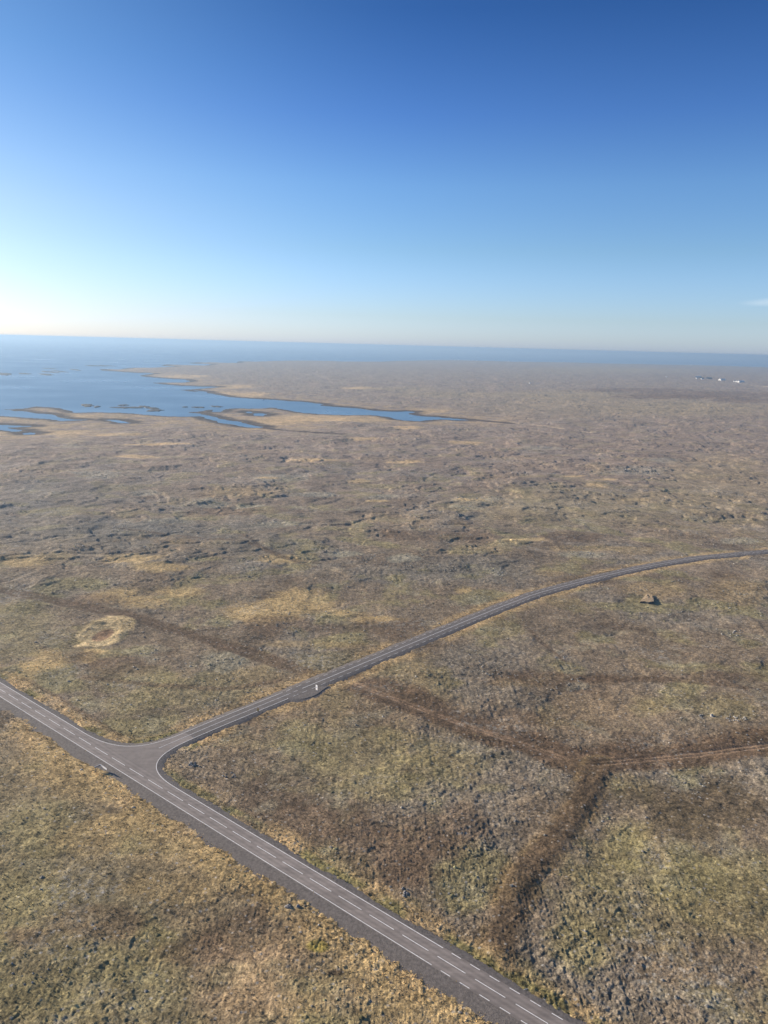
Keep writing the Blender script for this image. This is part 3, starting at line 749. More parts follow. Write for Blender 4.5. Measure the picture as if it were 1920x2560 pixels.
# ---- heights
calm = sst(6, 45, d_road)                                             # relief dies out beside the roads
wxx = X + 14 * n_b; wyy = Y + 9 * n_c
big = 1.3 * fbm(X, Y, 260, 3, 61) * sst(20, 120, d_road)
u = fbm(wxx, wyy, 115, 3, 71) * 2.4                                   # low lava scarps
terr = (np.floor(u) + sst(0.30, 0.70, u - np.floor(u))) * (0.42 + 0.5 * sst(350, 900, RD)) * sst(25, 90, d_road)
u2 = fbm(wxx, wyy, 38, 3, 81) * 2.2
terr2 = (np.floor(u2) + sst(0.35, 0.65, u2 - np.floor(u2))) * 0.20
def octave(lam, amp, seed, billow=True):
    fade = sst(1.3, 2.6, lam / DR)
    n = pn(X / lam, Y / lam, seed)
    v = (np.abs(n) * 1.6 - 0.45) if billow else n
    return amp * fade * v
hum = (octave(16, 0.34, 101, False) + octave(7.5, 0.20, 103) + octave(3.7, 0.22, 105) + octave(2.0, 0.24, 107)
       + octave(1.1, 0.20, 109) + octave(0.62, 0.14, 111))
rough_n = np.clip(0.70 + 0.5 * n_a, 0.35, 1.1)
lane = np.minimum(1, np.minimum(sst(1.5, 7.0, d_tr), sst(4, 9, d_or)) * 0.7 + 0.3) * np.minimum(1, sst(3, 10, d_bk) * 0.5 + 0.5)
H = ROADZ - 0.36 + big * 1.0 + (terr + terr2) * sst(0.1, 0.9, ROUGH) * lane * calm + hum * rough_n * ROUGH * lane
u3 = fbm(X * 0.6 + 20 * n_b, Y + 9 * n_c, 60, 3, 91) * 2.0             # broken lava edges out on the plain
H += (np.floor(u3) + sst(0.42, 0.58, u3 - np.floor(u3))) * 0.85 * sst(330, 650, RD) * sst(40, 120, d_road) * sst(0.0, 0.4, n_d + 0.25)
H -= 0.35 * sst(1.0, 0.4, np.abs(d_tr - 1.1)) * (d_tr < 900)
H += (0.5 + 0.5 * n_e) * sst(1.8, 0, np.abs(q - 0.80) * 4 + n_c) - 0.1 * sst(0.8, 0.4, q)
# overgrown bank with a steep eastern side
cr = 7.2 * np.ones(N)
H += (0.55 + 0.35 * n_b + 0.25 * n_c) * sst(-4, 14, plen(np.vstack([bank, bank2])) * 0 + np.hypot(X - bank[0][0], Y - bank[0][1])) * sst(6.8, 1.4, d_bk + 1.6 * n_c + 0.5 * n_b) + 0.25 * hum * (d_bk < 7)
H -= 0.45 * sst(8, 3, d_or)
# banks by the road sink under the gravel
wide = np.where((X - p0[0]) * nm[0] + (Y - p0[1]) * nm[1] < 0, 1.4 + 2.2 * np.clip(n_c + 0.9 * n_b, -0.9, 1.2), 0.25 * n_b)
under = sst(5.9 + wide, 4.3 + wide, np.minimum(d_road, d_lay + 5.6) + 0.6 * n_c + 0.5 * n_e)
H = np.where(d_road < 14, H * (1 - under) + (ROADZ - 0.85) * under, H)
H = np.where(d_road < 2000, np.maximum(H, ROADZ - 4.2), H)
H = np.where(d_lay < 0.5, np.minimum(H, ROADZ - 0.3), H)
H = np.where(d_road < 4.4, np.minimum(H, ROADZ - 1.0), H)
dir_shelf = 0
# coast
H = np.where(shore < 600, (1.2 + (H - 1.2) * sst(20, 200, shore)) * sst(-30, 26, shore) + sst(30, -40, shore) * -3.0 + 0.35 * n_c * sst(60, 0, np.abs(shore)), H)
H = np.where(((RD <= 1100) | (shore > 6)), np.maximum(H, 0.5), H)

# ---- mesh
def build_grid(name, X, Y, Z, NR, NC, cols, m):
    me = bpy.data.meshes.new(name)
    idx = np.arange(NR * NC).reshape(NR, NC); nx = np.roll(idx, -1, 1)
    q = np.stack([idx[:-1], nx[:-1], nx[1:], idx[1:]], -1).reshape(-1, 4)[:, ::-1]
    me.vertices.add(NR * NC); me.vertices.foreach_set('co', np.stack([X, Y, Z], 1).astype(np.float32).ravel())
    me.loops.add(q.size); me.loops.foreach_set('vertex_index', q.astype(np.int32).ravel())
    me.polygons.add(len(q)); me.polygons.foreach_set('loop_start', np.arange(0, q.size, 4, dtype=np.int32))
    me.polygons.foreach_set('use_smooth', np.ones(len(q), bool))
    me.update(calc_edges=True)
    if cols is not None:
        a = me.attributes.new('cover', 'FLOAT_COLOR', 'POINT')
        a.data.foreach_set('color', np.concatenate([cols, np.ones((len(cols), 1))], 1).astype(np.float32).ravel())
    me.materials.append(m)
    return link(bpy.data.objects.new(name, me))
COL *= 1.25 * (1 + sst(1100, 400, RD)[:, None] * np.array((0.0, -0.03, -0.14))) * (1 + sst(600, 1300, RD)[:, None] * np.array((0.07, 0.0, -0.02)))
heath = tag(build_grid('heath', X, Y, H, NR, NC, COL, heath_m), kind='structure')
H2 = H.reshape(NR, NC)
def ground_z(x, y):
    r = math.hypot(x, y); a = math.atan2(x, y)
    i = int(np.clip(np.searchsorted(r_v, r), 1, NR - 1)); j = int(np.argmin(np.abs(th - a)))
    return float(max(H2[i, j], H2[i - 1, j]))

sr = np.array([2, 900, 1500, 2500, 4000, 7000, 12000, 22000, 45000, 90000, 150000.0]); sa = np.linspace(0, 2 * math.pi, 129)[:-1]
A, B = np.meshgrid(sr, sa, indexing='ij')
sea = tag(build_grid('sea', (A * np.sin(B)).ravel(), (A * np.cos(B)).ravel(), np.zeros(A.size), len(sr), 128, None, sea_m), kind='structure')

# ------------------------------------------------------------------ loose grass tufts on verges and heath
rng = np.random.default_rng(5)
def vert_of(x, y):
    r = np.hypot(x, y); a = np.arctan2(x, y)
    return np.clip(np.searchsorted(r_v, r), 1, NR - 1) * NC + np.clip(np.searchsorted(th, a), 0, NC - 1)
nt = 90000
az_ = rng.uniform(-0.6, 0.6, nt); rr_ = np.sqrt(rng.uniform(145 ** 2, 620 ** 2, nt)); xs, ys = rr_ * np.sin(az_), rr_ * np.cos(az_)
vx_, vy_ = [], []
for ch, sd_, w0, w1, n_ in ((chain_low, -1, 5.2, 13, 5000), (chain_far, 1, 3.2, 10, 4000), (chain_in, 1, 3.0, 10, 4000)):
    P = resample(ch, 0.5); P = P[np.hypot(P[:, 0], P[:, 1]) < 620]
    T = np.gradient(P, axis=0); T /= np.linalg.norm(T, axis=1)[:, None]; Nn = np.stack([-T[:, 1], T[:, 0]], 1) * sd_
    i_ = rng.integers(0, len(P), n_); o_ = w0 + (w1 - w0) * rng.random(n_) ** 1.6
    q_ = P[i_] + Nn[i_] * o_[:, None]; vx_.append(q_[:, 0]); vy_.append(q_[:, 1])
xs = np.concatenate([xs] + vx_); ys = np.concatenate([ys] + vy_)
vi = vert_of(xs, ys)
keep = (d_road[vi] > 5.6 + 0.8 * n_c[vi]) & (d_lay[vi] > 1.5) & (d_tr[vi] > 2.4) & (np.abs(th[vi % NC]) < 0.68)
xs, ys, vi = xs[keep], ys[keep], vi[keep]; M_ = len(xs)
verge = np.r_[np.zeros(nt, bool), np.ones(len(keep) - nt, bool)][keep]
hs = np.where(verge, rng.uniform(0.15, 0.40, M_), rng.uniform(0.12, 0.42, M_)); ws = hs * rng.uniform(0.5, 1.1, M_)
tone = rng.uniform(0.85, 1.6, M_)[:, None]
base_c = COL[vi] * tone
VV, CC = [], []
for b in range(4):
    a = rng.uniform(0, 2 * math.pi, M_); dx, dy = np.cos(a), np.sin(a); z = H[vi] - 0.05
    lean = rng.uniform(0.7, 1.5, M_) * hs
    VV.append(np.stack([np.stack([xs - dy * ws * 0.4, ys + dx * ws * 0.4, z], 1), np.stack([xs + dy * ws * 0.4, ys - dx * ws * 0.4, z], 1), np.stack([xs + dx * lean, ys + dy * lean, z + hs * 1.1], 1)], 1))
    CC.append(np.repeat(base_c[:, None, :], 3, 1))
VV = np.concatenate(VV).reshape(-1, 3); CC = np.concatenate(CC).reshape(-1, 3)
me = bpy.data.meshes.new('grass_tufts')
me.vertices.add(len(VV)); me.vertices.foreach_set('co', VV.astype(np.float32).ravel())
me.loops.add(len(VV)); me.loops.foreach_set('vertex_index', np.arange(len(VV), dtype=np.int32))
me.polygons.add(len(VV) // 3); me.polygons.foreach_set('loop_start', np.arange(0, len(VV), 3, dtype=np.int32))
me.update(calc_edges=True)
a_ = me.attributes.new('cover', 'FLOAT_COLOR', 'POINT'); a_.data.foreach_set('color', np.concatenate([CC, np.ones((len(CC), 1))], 1).astype(np.float32).ravel())
me.materials.append(heath_m)
tag(link(bpy.data.objects.new('grass_tufts', me)), 'dry grass and heather tufts on the verges and the near heath', 'grass', kind='stuff')

# ------------------------------------------------------------------ lava rubble and moss cushions too many to count
nr_ = 260000
az_ = rng.uniform(-0.62, 0.62, nr_); rr_ = np.sqrt(rng.uniform(150 ** 2, 1050 ** 2, nr_)); xs, ys = rr_ * np.sin(az_), rr_ * np.cos(az_)
vi = vert_of(xs, ys)
dens = 0.02 + 0.5 * sst(0.35, 0.8, n_c[vi] + 0.6 * n_a[vi]) + 0.9 * sst(1.15, 1.45, ROUGH[vi]) + 0.25 * sst(1.02, 1.1, ROUGH[vi]) * sst(0.0, 0.4, n_c[vi])
keep = (rng.random(nr_) < dens * 0.55) & (d_road[vi] > 9) & (d_lay[vi] > 3) & (d_tr[vi] > 3) & (d_or[vi] > 6) & (np.abs(th[vi % NC]) < 0.68)
xs, ys, vi = xs[keep], ys[keep], vi[keep]; M_ = len(xs)
sz = 0.18 + 0.5 * rng.random(M_) ** 3 + 0.00035 * RD[vi]
mossy = rng.random(M_) < sst(-0.2, 0.6, n_b[vi]) * 0.8
base_c = np.where(mossy[:, None], np.array((0.27, 0.245, 0.125)), np.array((0.29, 0.27, 0.235))) * rng.uniform(0.6, 1.35, M_)[:, None]
ring_n = 5
an = rng.uniform(0, 6.28, M_)
V0 = []
for j in range(ring_n):
    a = an + 2 * math.pi * j / ring_n; rr2 = sz * rng.uniform(0.7, 1.25, M_)
    V0.append(np.stack([xs + np.cos(a) * rr2, ys + np.sin(a) * rr2, H[vi] + sz * rng.uniform(-0.15, 0.2, M_)], 1))
V0.append(np.stack([xs + sz * rng.uniform(-.35, .35, M_), ys + sz * rng.uniform(-.35, .35, M_), H[vi] + sz * rng.uniform(0.5, 0.95, M_)], 1))
VV = np.stack(V0, 1).reshape(-1, 3)
tri = np.array([(j, (j + 1) % ring_n, ring_n) for j in range(ring_n)])
idx_ = (np.arange(M_)[:, None, None] * (ring_n + 1) + tri[None]).ravel()
me = bpy.data.meshes.new('lava_rubble')
me.vertices.add(len(VV)); me.vertices.foreach_set('co', VV.astype(np.float32).ravel())
me.loops.add(len(idx_)); me.loops.foreach_set('vertex_index', idx_.astype(np.int32))
me.polygons.add(len(idx_) // 3); me.polygons.foreach_set('loop_start', np.arange(0, len(idx_), 3, dtype=np.int32))
me.update(calc_edges=True)
a_ = me.attributes.new('cover', 'FLOAT_COLOR', 'POINT')
a_.data.foreach_set('color', np.concatenate([np.repeat(base_c, ring_n + 1, 0), np.ones((M_ * (ring_n + 1), 1))], 1).astype(np.float32).ravel())
me.materials.append(heath_m)
tag(link(bpy.data.objects.new('lava_rubble', me)), 'small pale lava stones and moss cushions strewn over the heath', 'rubble', kind='stuff')

# ------------------------------------------------------------------ skerries in the bay
def lump(bm, rx, ry, h, seed, n=4):
    r = bmesh.ops.create_icosphere(bm, subdivisions=n, radius=1.0)
    for v in r['verts']:
        a = math.atan2(v.co.y, v.co.x)
        k = 1 + 0.28 * math.sin(2 * a + seed) + 0.18 * math.sin(5 * a + seed * 2.1) + 0.10 * math.sin(9 * a + 1.7 * seed)
        v.co.x *= rx * k; v.co.y *= ry * k
        v.co.z = v.co.z * h if v.co.z > 0 else v.co.z * 0.6
        v.co.z += 0.15 * h * math.sin(v.co.x / rx * 6 + seed) * math.cos(v.co.y / ry * 5)
sk = [(30, 298, 45, 5, 'long dark skerry at the left edge of the bay'), (160, 296, 30, 3, 'flat dark skerry just right of the leftmost long one'),
      (325, 285, 30, 4, 'dark skerry left of centre in the middle of the bay'), (385, 281, 28, 3, 'dark skerry touching the seaward end of its longer neighbour'),
      (300, 301, 45, 3, 'thin dark skerry lying landward of the mid bay pair'), (490, 271, 20, 3, 'small dark skerry off the tip of the long tan spit'),
      (650, 245, 70, 2.5, 'thin seaward skerry lying farthest out in the bay'), (320, 263, 25, 2, 'faint low skerry beyond the mid bay pair'),
      (565, 501, 45, 5, 'oval dark skerry off the near spit'), (630, 510, 22, 3, 'little dark skerry beside the oval one off the near spit'),
      (800, 500, 30, 3, 'dark skerry seaward of the long pair by the near shore'), (830, 515, 80, 4, 'longest dark skerry close to the near shore'),
      (935, 510, 30, 4, 'rounded dark skerry joining the end of the longest one'), (990, 520, 45, 3, 'narrow dark skerry between two others by the near shore'),
      (1005, 534, 55, 4, 'dark skerry nearest the shore before the creek mouth'), (1200, 512, 16, 2, 'tiny dark skerry outside the creek mouth'),
      (1285, 514, 34, 3, 'ragged dark skerry beside the creek mouth'), (1405, 509, 34, 2.5, 'thin dark skerry along the far side of the creek mouth')]
for i, (a, b, wx_, hy, lab) in enumerate(sk):
    c0 = cS([(a, b)])[0]; p = g(*c0, 0.3); q1 = g(c0[0] + wx_ / 2.592, c0[1], 0.3); q2_ = g(c0[0], c0[1] - hy / 2.592, 0.3)
    bm = bmesh.new(); lump(bm, np.linalg.norm(q1 - p), np.linalg.norm(q2_ - p) * 1.5, 1.6, i * 1.3)
    o = tag(obj('skerry', bm, shore_m, smooth=True), lab, 'skerry', 'dark skerries in the bay'); o.location = (p[0], p[1], 0.0)
    o.rotation_euler.z = math.atan2(*(q1 - p)[::-1])

# ------------------------------------------------------------------ signs
sx = empty('road_sign', (*g(791.5, 1729), ROADZ - 0.35), math.atan2(-0.76, 0.66))
SG = sx.rotation_euler.z
bm = bmesh.new(); add_box(bm, (0, 0, 2.45), (1.35, 0.05, 2.5), 0, 0.012); obj('panel', bm, white_m, sx)
bm = bmesh.new()                                                      # blue figure standing on a plain disc
rr = bmesh.ops.create_circle(bm, cap_ends=True, segments=28, radius=0.5)
bmesh.ops.transform(bm, matrix=Matrix.Translation((0, -0.034, 2.5)) @ Matrix.Rotation(math.pi / 2, 4, 'X') @ Matrix.Diagonal((0.40, 1.0, 1, 1)), verts=rr['verts'])
ex = bmesh.ops.extrude_face_region(bm, geom=bm.faces[:]); bmesh.ops.translate(bm, verts=[e for e in ex['geom'] if isinstance(e, bmesh.types.BMVert)], vec=(0, 0.008, 0))
obj('symbol', bm, blue_m, sx)
for x in (-0.5, 0.5):
    bm = bmesh.new(); add_cyl(bm, (x, 0.07, 1.6), 0.045, 0.045, 3.6); obj('post', bm, steel_m, sx)
tag(sx, 'tall white roadside sign with a blue symbol, standing at the gravel lay-by', 'road sign')

yx = empty('warning_sign', (*g(645, 1783), ROADZ - 0.4), 0.05)
bm = bmesh.new(); add_box(bm, (0, 0, 2.05), (0.72, 0.04, 1.25), 0, 0.01); obj('plate', bm, yellow_m, yx)
bm = bmesh.new()
for z in (1.41, 2.69): add_box(bm, (0, -0.002, z), (0.84, 0.044, 0.08))
for x in (-0.39, 0.39): add_box(bm, (x, -0.002, 2.05), (0.08, 0.044, 1.2))
obj('border', bm, orange_m, yx)
bm = bmesh.new(); add_cyl(bm, (0, 0.06, 1.15), 0.04, 0.04, 2.7); obj('post', bm, steel_m, yx)
tag(yx, 'small yellow sign with orange border on a post beside the side road', 'road sign')

zb = ROADZ - 0.45
A_, B_, C_ = g(236, 1917, zb + 2.35), g(251, 1911, zb + 2.35), g(267, 1922, zb + 2.35)
vx = empty('direction_sign', (*B_, zb), 0)
def board(P, Q, m, name):
    d = Q - P; L = np.linalg.norm(d); a = math.atan2(d[1], d[0]); c = (P + Q) / 2 - B_
    bm = bmesh.new(); add_box(bm, (c[0], c[1], 2.02), (L - 0.14, 0.07, 0.68), a, 0.012); b = obj(name, bm, m, vx)
    bm = bmesh.new(); add_box(bm, (c[0], c[1], 2.385), (L - 0.10, 0.13, 0.05), a); obj('cap', bm, white_m, b)
    for f in (0.12, 0.88):
        p = P + d * f - B_; n_ = np.array((-d[1], d[0])) / L * 0.085
        bm = bmesh.new(); add_cyl(bm, (p[0] + n_[0], p[1] + n_[1], 1.05), 0.05, 0.05, 2.5); obj('post', bm, steel_m, vx)
    return b
board(A_, B_, grey_m, 'side_board'); board(B_, C_, white_m, 'front_board')
tag(vx, 'L-shaped pair of long white direction boards on posts opposite the junction', 'road sign')

# ------------------------------------------------------------------ delineator posts
def delineator(label, group, pm, x, y, z, h=1.05):
    e = empty('delineator_post', (x, y, z), random.uniform(-0.3, 0.3))
    bm = bmesh.new(); add_box(bm, (0, 0, h / 2 - 0.15), (0.15, 0.08, h + 0.3), 0, 0.015); obj('shaft', bm, pm, e)
    bm = bmesh.new(); add_box(bm, (0, 0, h * 0.80), (0.156, 0.086, 0.16)); obj('reflector', bm, refl_m if pm is posty_m else grey_m, e)
    return tag(e, label, 'delineator post', group)
mp_ = [(57, 1781, 'yellow delineator post on the near verge, close to the left frame edge'), (103, 1763, 'yellow delineator post on the far verge of the main road, farthest left'),
       (226, 1830, 'yellow delineator post on the far verge, second before the junction curve'), (261, 1861, 'yellow delineator post at the start of the junction curve on the far verge'),
       (215, 1880, 'yellow delineator post just before the L-shaped direction boards'), (510, 2064, 'yellow delineator post on the near shoulder, first after the junction'),
       (784, 2234, 'yellow delineator post on the near shoulder beside the widest gravel'), (1141, 2458, 'yellow delineator post by the broken near edge line, nearest the viewer'),
       (831, 2198, 'yellow delineator post on the far verge opposite the tan roadside grass')]
for a, b, lab in mp_:
    x, y = g(a, b, ROADZ - 0.3); delineator(lab, 'delineator posts along the main road', posty_m, x, y, ROADZ - 0.45)
sp_ = [(484, 1846, 'white delineator post on the near edge of the side road, first after the junction'), (913, 1669, 'white delineator post just past the gravel lay-by, where the track begins'),
       (1074, 1601.5, 'white delineator post midway between the track mouth and the road bend'), (1214, 1542.5, 'white delineator post at the start of the long bend of the side road'),
       (1348, 1494, 'white delineator post on the bend below the lichen patches'), (1478, 1456.5, 'white delineator post on the bend left of the turf mound'),
       (1607, 1427, 'white delineator post on the bend straight above the turf mound'), (1734, 1403, 'white delineator post near the end of the solid centre line'),
       (1861, 1387, 'white delineator post farthest along the side road, near the right edge'), (358, 1854, 'short white post in the grass at the inside of the junction curve')]
for a, b, lab in sp_:
    x, y = g(a, b, ROADZ - 0.3); z = ROADZ - 0.45 if a != 358 else ground_z(x, y)
    delineator(lab, 'delineator posts along the side road', postw_m, x, y, z, 1.15)
x, y = g(265, 2088, ROADZ - 0.7)
st_ = empty('marker_stake', (x, y, ground_z(x, y)), 0.4)
bm = bmesh.new(); add_cyl(bm, (0, 0, 0.6), 0.10, 0.07, 1.8, 8); obj('shaft', bm, postw_m, st_)
bm = bmesh.new(); add_cyl(bm, (0, 0, 1.48), 0.085, 0.085, 0.18, 8); obj('cap', bm, orange_m, st_)
tag(st_, 'lone white marker stake in the tan grass below the main road', 'stake')
x, y = g(1315, 2474, ROADZ - 0.4)
fp = empty('fallen_post', (x, y, ROADZ - 0.30), 0.25)
bm = bmesh.new(); add_box(bm, (0, 0, 0.05), (1.15, 0.13, 0.1), 0, 0.015); obj('shaft', bm, postw_m, fp)
bm = bmesh.new(); add_box(bm, (0.38, 0, 0.053), (0.16, 0.137, 0.106)); obj('reflector', bm, grey_m, fp)
tag(fp, 'pale post lying flat on the gravel verge near the lower right', 'post')

# ------------------------------------------------------------------ turf mound
mz = ground_z(*g(1618, 1498, ROADZ - 0.3)) - 0.05
top_px = [(1600, 1504), (1606, 1495), (1617, 1484), (1628, 1485), (1633, 1493), (1635, 1503), (1622, 1505), (1610, 1503)]
mzv = [0.9, 0.8, 0.7, 1.0, 1.3, 1.5, 1.4, 1.2]
mc = g(1619, 1506, mz)
mo = empty('turf_mound', (*mc, mz), 0)
bm = bmesh.new()
pts = [np.append(g(a, b, mz + h) - mc, h) for (a, b), h in zip(top_px, mzv)]
dense = []
for i in range(len(pts)):
    for t_ in range(4): dense.append(pts[i] + (pts[(i + 1) % len(pts)] - pts[i]) * t_ / 4)
cen = np.mean(dense, 0)
hol = np.append(g(1624.5, 1489, mz + 1.3) - mc, 1.0)
rings = []
for fr in (1.0, 0.8, 0.6, 0.4, 0.2):
    rw = []
    for j, p in enumerate(dense):
        q_ = cen + (p - cen) * fr; q_[2] += 0.35 * (1 - fr) + random.uniform(-0.1, 0.1)
        dh = np.linalg.norm((q_ - hol)[:2] / np.array((1.5, 2.4)))
        if dh < 1.0: q_[2] -= 1.1 * (1 - dh ** 2)
        rw.append(bm.verts.new(q_))
    rings.append(rw)
n_ = len(dense)
for a in range(4):
    for j in range(n_): bm.faces.new((rings[a][j], rings[a][(j + 1) % n_], rings[a + 1][(j + 1) % n_], rings[a + 1][j]))
cv = bm.verts.new(cen + np.array((0, 0, 0.35)))
for j in range(n_): bm.faces.new((rings[-1][j], rings[-1][(j + 1) % n_], cv))
bmesh.ops.recalc_face_normals(bm, faces=bm.faces[:])
obj('turf_top', bm, turf_m, mo)
bm = bmesh.new()
up = [bm.verts.new((p[0] * 0.985, p[1] * 0.985, p[2] - 0.02)) for p in dense]
dn = [bm.verts.new((p[0] * 1.03, p[1] * 1.03, -0.8)) for p in dense]
for j in range(n_): bm.faces.new((up[j], dn[j], dn[(j + 1) % n_], up[(j + 1) % n_]))
bmesh.ops.recalc_face_normals(bm, faces=bm.faces[:])
obj('stone_side', bm, stonewall_m, mo)
tag(mo, 'triangular brown turf-topped mound with a dark notch, standing among pale stones', 'mound')

# ------------------------------------------------------------------ boulders
def rock_mesh(seed):
    rnd = random.Random(seed); bm = bmesh.new()
    r = bmesh.ops.create_icosphere(bm, subdivisions=2, radius=0.5)
    ax = [Vector((rnd.uniform(-1, 1), rnd.uniform(-1, 1), rnd.uniform(-0.6, 1))).normalized() for _ in range(7)]
    cutv = [rnd.uniform(0.26, 0.42) for _ in ax]
    for v in r['verts']:
        for a, cc in zip(ax, cutv):
            d = v.co.dot(a)
            if d > cc: v.co -= a * (d - cc)
        v.co += Vector((rnd.uniform(-1, 1), rnd.uniform(-1, 1), rnd.uniform(-1, 1))) * 0.025
        v.co.x *= rnd.uniform(0.98, 1.02)
    me = bpy.data.meshes.new('boulder'); bm.to_mesh(me); bm.free(); return me
pale = [rock_mesh(s) for s in range(6)]; dark = [m_.copy() for m_ in pale]
for m_ in pale: m_.materials.append(rock_m)
for m_ in dark: m_.materials.append(drock_m)
def boulder(px, py, size, label, group, meshes=pale, flat=0.75):
    x, y = g(px, py, ROADZ - 0.5)
    o = link(bpy.data.objects.new('boulder', random.choice(meshes)))
    o.location = (x, y, ground_z(x, y) + size * 0.12); o.rotation_euler = (random.uniform(-.3, .3), random.uniform(-.3, .3), random.uniform(0, 6.28))
    o.scale = (size * random.uniform(0.8, 1.3), size * random.uniform(0.8, 1.2), size * flat)
    return tag(o, label, 'boulder', group)
boulder(1779.5, 1795, 2.3, 'largest pale yellowish boulder in the stone field right of the track', 'boulders in the stone field', flat=1.0)
clusters = [
    (1838, 1803, 30, 8, 26, 0.9, pale, 'pale boulder in the scatter beside the largest yellowish boulder', 'pale boulders beside the big one'),
    (1755, 1795, 12, 5, 8, 0.8, pale, 'pale boulder at the left foot of the largest yellowish boulder', 'pale boulders left of the big one'),
    (1835, 1583, 36, 8, 14, 1.1, pale, 'pale boulder in the loose row near the right edge, below the turf mound level', 'pale boulders in the row near the right edge'),
    (1842, 1516, 26, 10, 12, 0.9, pale, 'pale boulder in the patch right of the turf mound', 'pale boulders right of the turf mound'),
    (1597, 1473, 24, 6, 14, 0.8, pale, 'pale boulder in the strip just behind the turf mound', 'pale boulders behind the turf mound'),
    (1705, 1452, 44, 6, 12, 0.8, pale, 'pale boulder in the line between road bend and turf mound', 'pale boulders below the road bend'),
    (1243, 1428, 14, 11, 14, 0.9, pale, 'pale pinkish boulder in the patch above the side road', 'pale boulders above the side road'),
    (1222, 1686, 14, 3, 6, 1.0, pale, 'white boulder in the short row beyond the track', 'white boulders beyond the track'),
    (1010, 2232, 10, 12, 12, 0.8, dark, 'grey boulder in the heap by the tan verge of the main road', 'grey boulders heaped by the main road'),
    (487, 1913, 14, 7, 9, 1.2, dark, 'grey boulder in the dark heap just inside the junction', 'grey boulders inside the junction'),
    (575, 1938, 26, 7, 10, 0.9, dark, 'grey boulder in the string below the dark heap inside the junction', 'grey boulders in a string inside the junction'),
    (730, 2268, 16, 5, 8, 1.0, dark, 'dark boulder along the gravel edge below the yellow post', 'dark boulders at the gravel edge'),
    (1600, 1178, 60, 8, 26, 2.0, dark, 'grey lava block in the far outcrop right of centre', 'lava blocks in the far outcrop'),
    (1190, 1248, 50, 10, 14, 1.6, dark, 'grey lava block in the mid-distance outcrop above the bend', 'lava blocks in the mid-distance outcrop'),
    (100, 2420, 80, 60, 14, 0.6, dark, 'grey stone among the moss in the lower left corner', 'grey stones in the lower left moss'),
]
for cx, cy, rx, ry, n, sz, ms, lab, grp in clusters:
    for _ in range(n):
        a = random.uniform(0, 6.28); r_ = math.sqrt(random.random())
        boulder(cx + rx * r_ * math.cos(a), cy + ry * r_ * math.sin(a), sz * random.uniform(0.55, 1.25), lab, grp, ms)
for a, b, sz, lab in ((1757, 1762, 1.0, 'single white stone on the moss above the stone field'), (1840, 1838, 0.8, 'single white stone below the stone field'), (1867, 1844, 1.0, 'white stone standing by the dark hollow above the track'),
                      (1313, 2275, 0.55, 'bright white stone at the shaded foot of the bank'), (1395, 2343, 0.6, 'pale stone on dark heather at lower right'), (1433, 2420, 0.5, 'small white stone farthest down on the lower right heath'),
                      (168, 2370, 0.9, 'upright grey stone in the lower left field'), (797, 2314, 0.7, 'pale stone on the heath left of the main road'), (1556, 1910, 0.6, 'small pale stone beside the bend of the track'),
                      (1752, 1992, 0.8, 'pale stone in the brown hollow at right'), (1662, 1980, 0.7, 'white stone on the brown slope below the track')):
    boulder(a, b, sz, lab, 'single stones on the heath')

# ------------------------------------------------------------------ buildings
def house(px0, px1, py, depth, wall_h, roof_h, wm, rm, label, group, rz_add=0.0, name='farm_building', wins=4):
    p, q_ = g(px0, py, ROADZ - 0.5), g(px1, py, ROADZ - 0.5)
    L = np.linalg.norm(q_ - p); c = (p + q_) / 2; a = math.atan2(*(q_ - p)[::-1]) + rz_add
    z = ground_z(*c) - 0.4
    e = empty(name, (*c, z), a)
    bm = bmesh.new(); add_box(bm, (0, 0, wall_h / 2 - 0.2), (L, depth, wall_h + 0.4))
    for s in (-1, 1):                                                # gables
        vs = [bm.verts.new((s * (L / 2 - 0.003), -depth / 2, wall_h)), bm.verts.new((s * (L / 2 - 0.003), depth / 2, wall_h)), bm.verts.new((s * (L / 2 - 0.003), 0, wall_h + roof_h - 0.05))]
        bm.faces.new(vs if s > 0 else vs[::-1])
    obj('wall', bm, wm, e)
    bm = bmesh.new(); o_ = 0.6
    for s in (-1, 1):
        y0 = s * (depth / 2 + o_); zl = wall_h - roof_h * o_ / (depth / 2)
        v = [bm.verts.new((x, yy, zz + t_)) for t_ in (0, 0.25) for x, yy, zz in ((-L / 2 - o_, y0, zl), (L / 2 + o_, y0, zl), (L / 2 + o_, 0, wall_h + roof_h), (-L / 2 - o_, 0, wall_h + roof_h))]
        for f in ((0, 1, 2, 3), (7, 6, 5, 4), (0, 4, 5, 1), (1, 5, 6, 2), (3, 7, 4, 0)): bm.faces.new([v[i] for i in f])
    bmesh.ops.recalc_face_normals(bm, faces=bm.faces[:])
    obj('roof', bm, rm, e)
    for i in range(wins):
        bm = bmesh.new(); add_box(bm, (-L / 2 + L * (i + 0.5) / wins, -depth / 2 - 0.01, wall_h * 0.55), (min(1.6, L / wins * 0.4), 0.08, 1.2)); obj('window', bm, glass_m, e)
    return tag(e, label, 'building', group)
FG = 'farm buildings on the far plain'
house(1738, 1752, 944.0, 14, 5, 4, walld_m, roofw_m, 'long white-roofed barn leftmost among the far farm buildings', FG, wins=6)
house(1751.5, 1759, 946.4, 10, 4, 2.5, walld_m, walld_m, 'low dark shed attached right of the white-roofed barn', FG, wins=3)
house(1740.5, 1743.5, 947.3, 8, 4, 2.5, wallw_m, roofw_m, 'small white shed below the long white-roofed barn', FG, wins=2)
house(1753, 1758, 948.5, 7, 3.5, 2.0, wallw_m, roofw_m, 'small white outbuilding below the low dark shed', FG, wins=2)
house(1764, 1778, 947.3, 16, 5, 3, walld_m, roofd_m, 'dark slate-roofed barn right of the white-roofed barn', FG, wins=5)
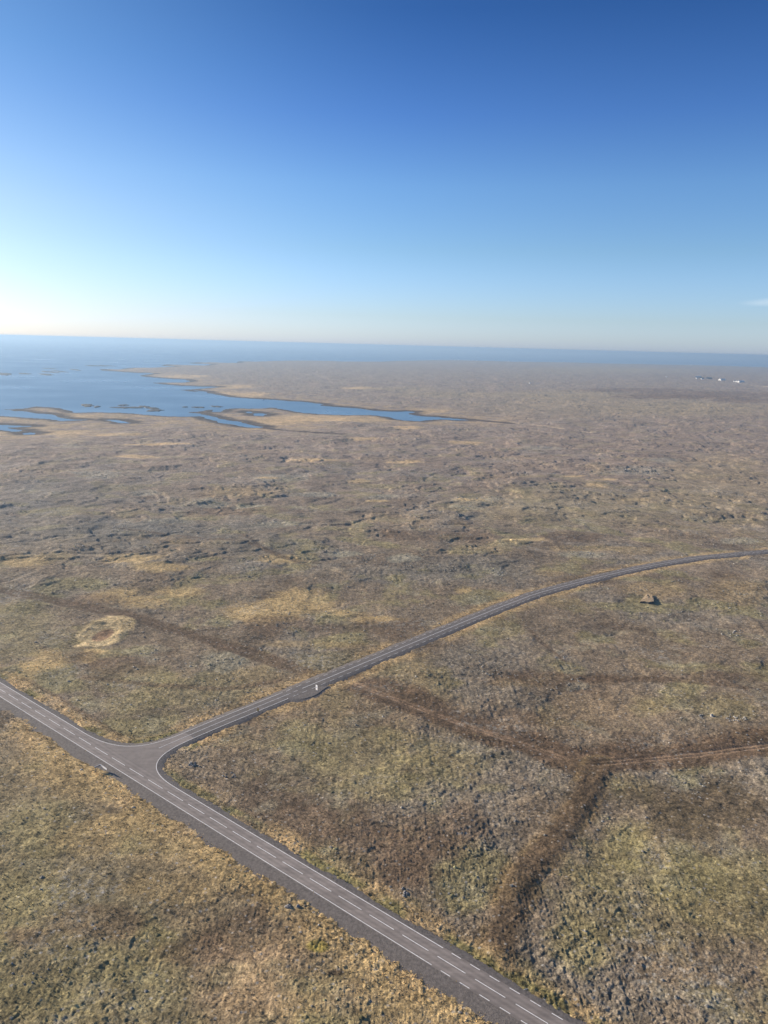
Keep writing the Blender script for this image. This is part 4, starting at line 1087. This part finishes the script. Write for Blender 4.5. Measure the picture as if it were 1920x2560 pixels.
house(1799, 1810, 951.2, 18, 7, 4, wallw_m, roofw_m, 'bright white hall standing alone between the two farm groups', FG, wins=5)
house(1834.5, 1837, 954.2, 8, 4, 2.5, wallw_m, roofw_m, 'tiny white shed at the left end of the right farm group', FG, wins=1)
house(1840, 1843.5, 954.6, 10, 5, 3, wallw_m, roofw_m, 'small white gabled house in the middle of the right farm group', FG, wins=2)
house(1845.5, 1858.5, 955.4, 15, 6, 4, wallw_m, roofw_m, 'long white barn at the right end of the right farm group', FG, wins=6)
CG = 'tiny houses on the far coast'
for a, b, w_, lab in ((1129, 899, 3.5, 'tallest white house on the far coastal strip'), (1138, 900.5, 2.5, 'white house just right of the tallest one on the far coast'), (1147, 901, 2.5, 'low white house in the middle of the far coastal strip'),
                   (1183, 901.5, 3, 'white house right of the gap in the far coastal strip'), (1192, 902.3, 2.5, 'white house at the right end of the far coastal strip'), (1272, 903.5, 2.5, 'lone white house at the far shore right of the strip'),
                   (1324.5, 959, 2.2, 'lone white hut on the far plain left of the farms'), (1666, 942.5, 2.0, 'single white hut far left of the farm buildings'), (659, 995.5, 3.0, 'white hut on the shore of the narrow inlet')):
    house(a - w_ / 2, a + w_ / 2, b, 9 if b < 940 else 5, 6 if b < 940 else 3, 4 if b < 940 else 2, wallw_m, roofw_m, lab, CG if b < 940 else 'lone white huts on the plain', name='white_house', wins=1)
x, y = g(1728, 914, 2.0)
lt = empty('lighthouse', (x, y, 1.0))
bm = bmesh.new(); add_cyl(bm, (0, 0, 8), 4.5, 3.4, 16, 16); obj('tower', bm, wallw_m, lt)
bm = bmesh.new(); add_cyl(bm, (0, 0, 17.5), 2.2, 2.2, 3, 12); la = obj('lantern', bm, glass_m, lt)
bm = bmesh.new(); add_cyl(bm, (0, 0, 20.2), 2.7, 0.3, 2.4, 12); obj('lantern_roof', bm, wallw_m, la)
tag(lt, 'small white lighthouse tower on the far right coast', 'lighthouse')

# ------------------------------------------------------------------ haze
HZ = 160000.0
bm = bmesh.new(); add_box(bm, (0, 0, (CAMZ + 5 - 9) / 2), (2 * HZ, 2 * HZ, CAMZ + 5 + 9))
hm = bpy.data.materials.new('haze_air'); hm.use_nodes = True
ht = hm.node_tree; ht.nodes.clear()
pv = ht.nodes.new('ShaderNodeVolumePrincipled'); pv.inputs['Color'].default_value = (0.37, 0.53, 0.71, 1)
pv.inputs['Density'].default_value = 1.05e-4; pv.inputs['Anisotropy'].default_value = 0.35
ho = ht.nodes.new('ShaderNodeOutputMaterial'); ht.links.new(pv.outputs[0], ho.inputs['Volume'])
hm.cycles.homogeneous_volume = True
hz = tag(obj('haze', bm, hm), kind='stuff')
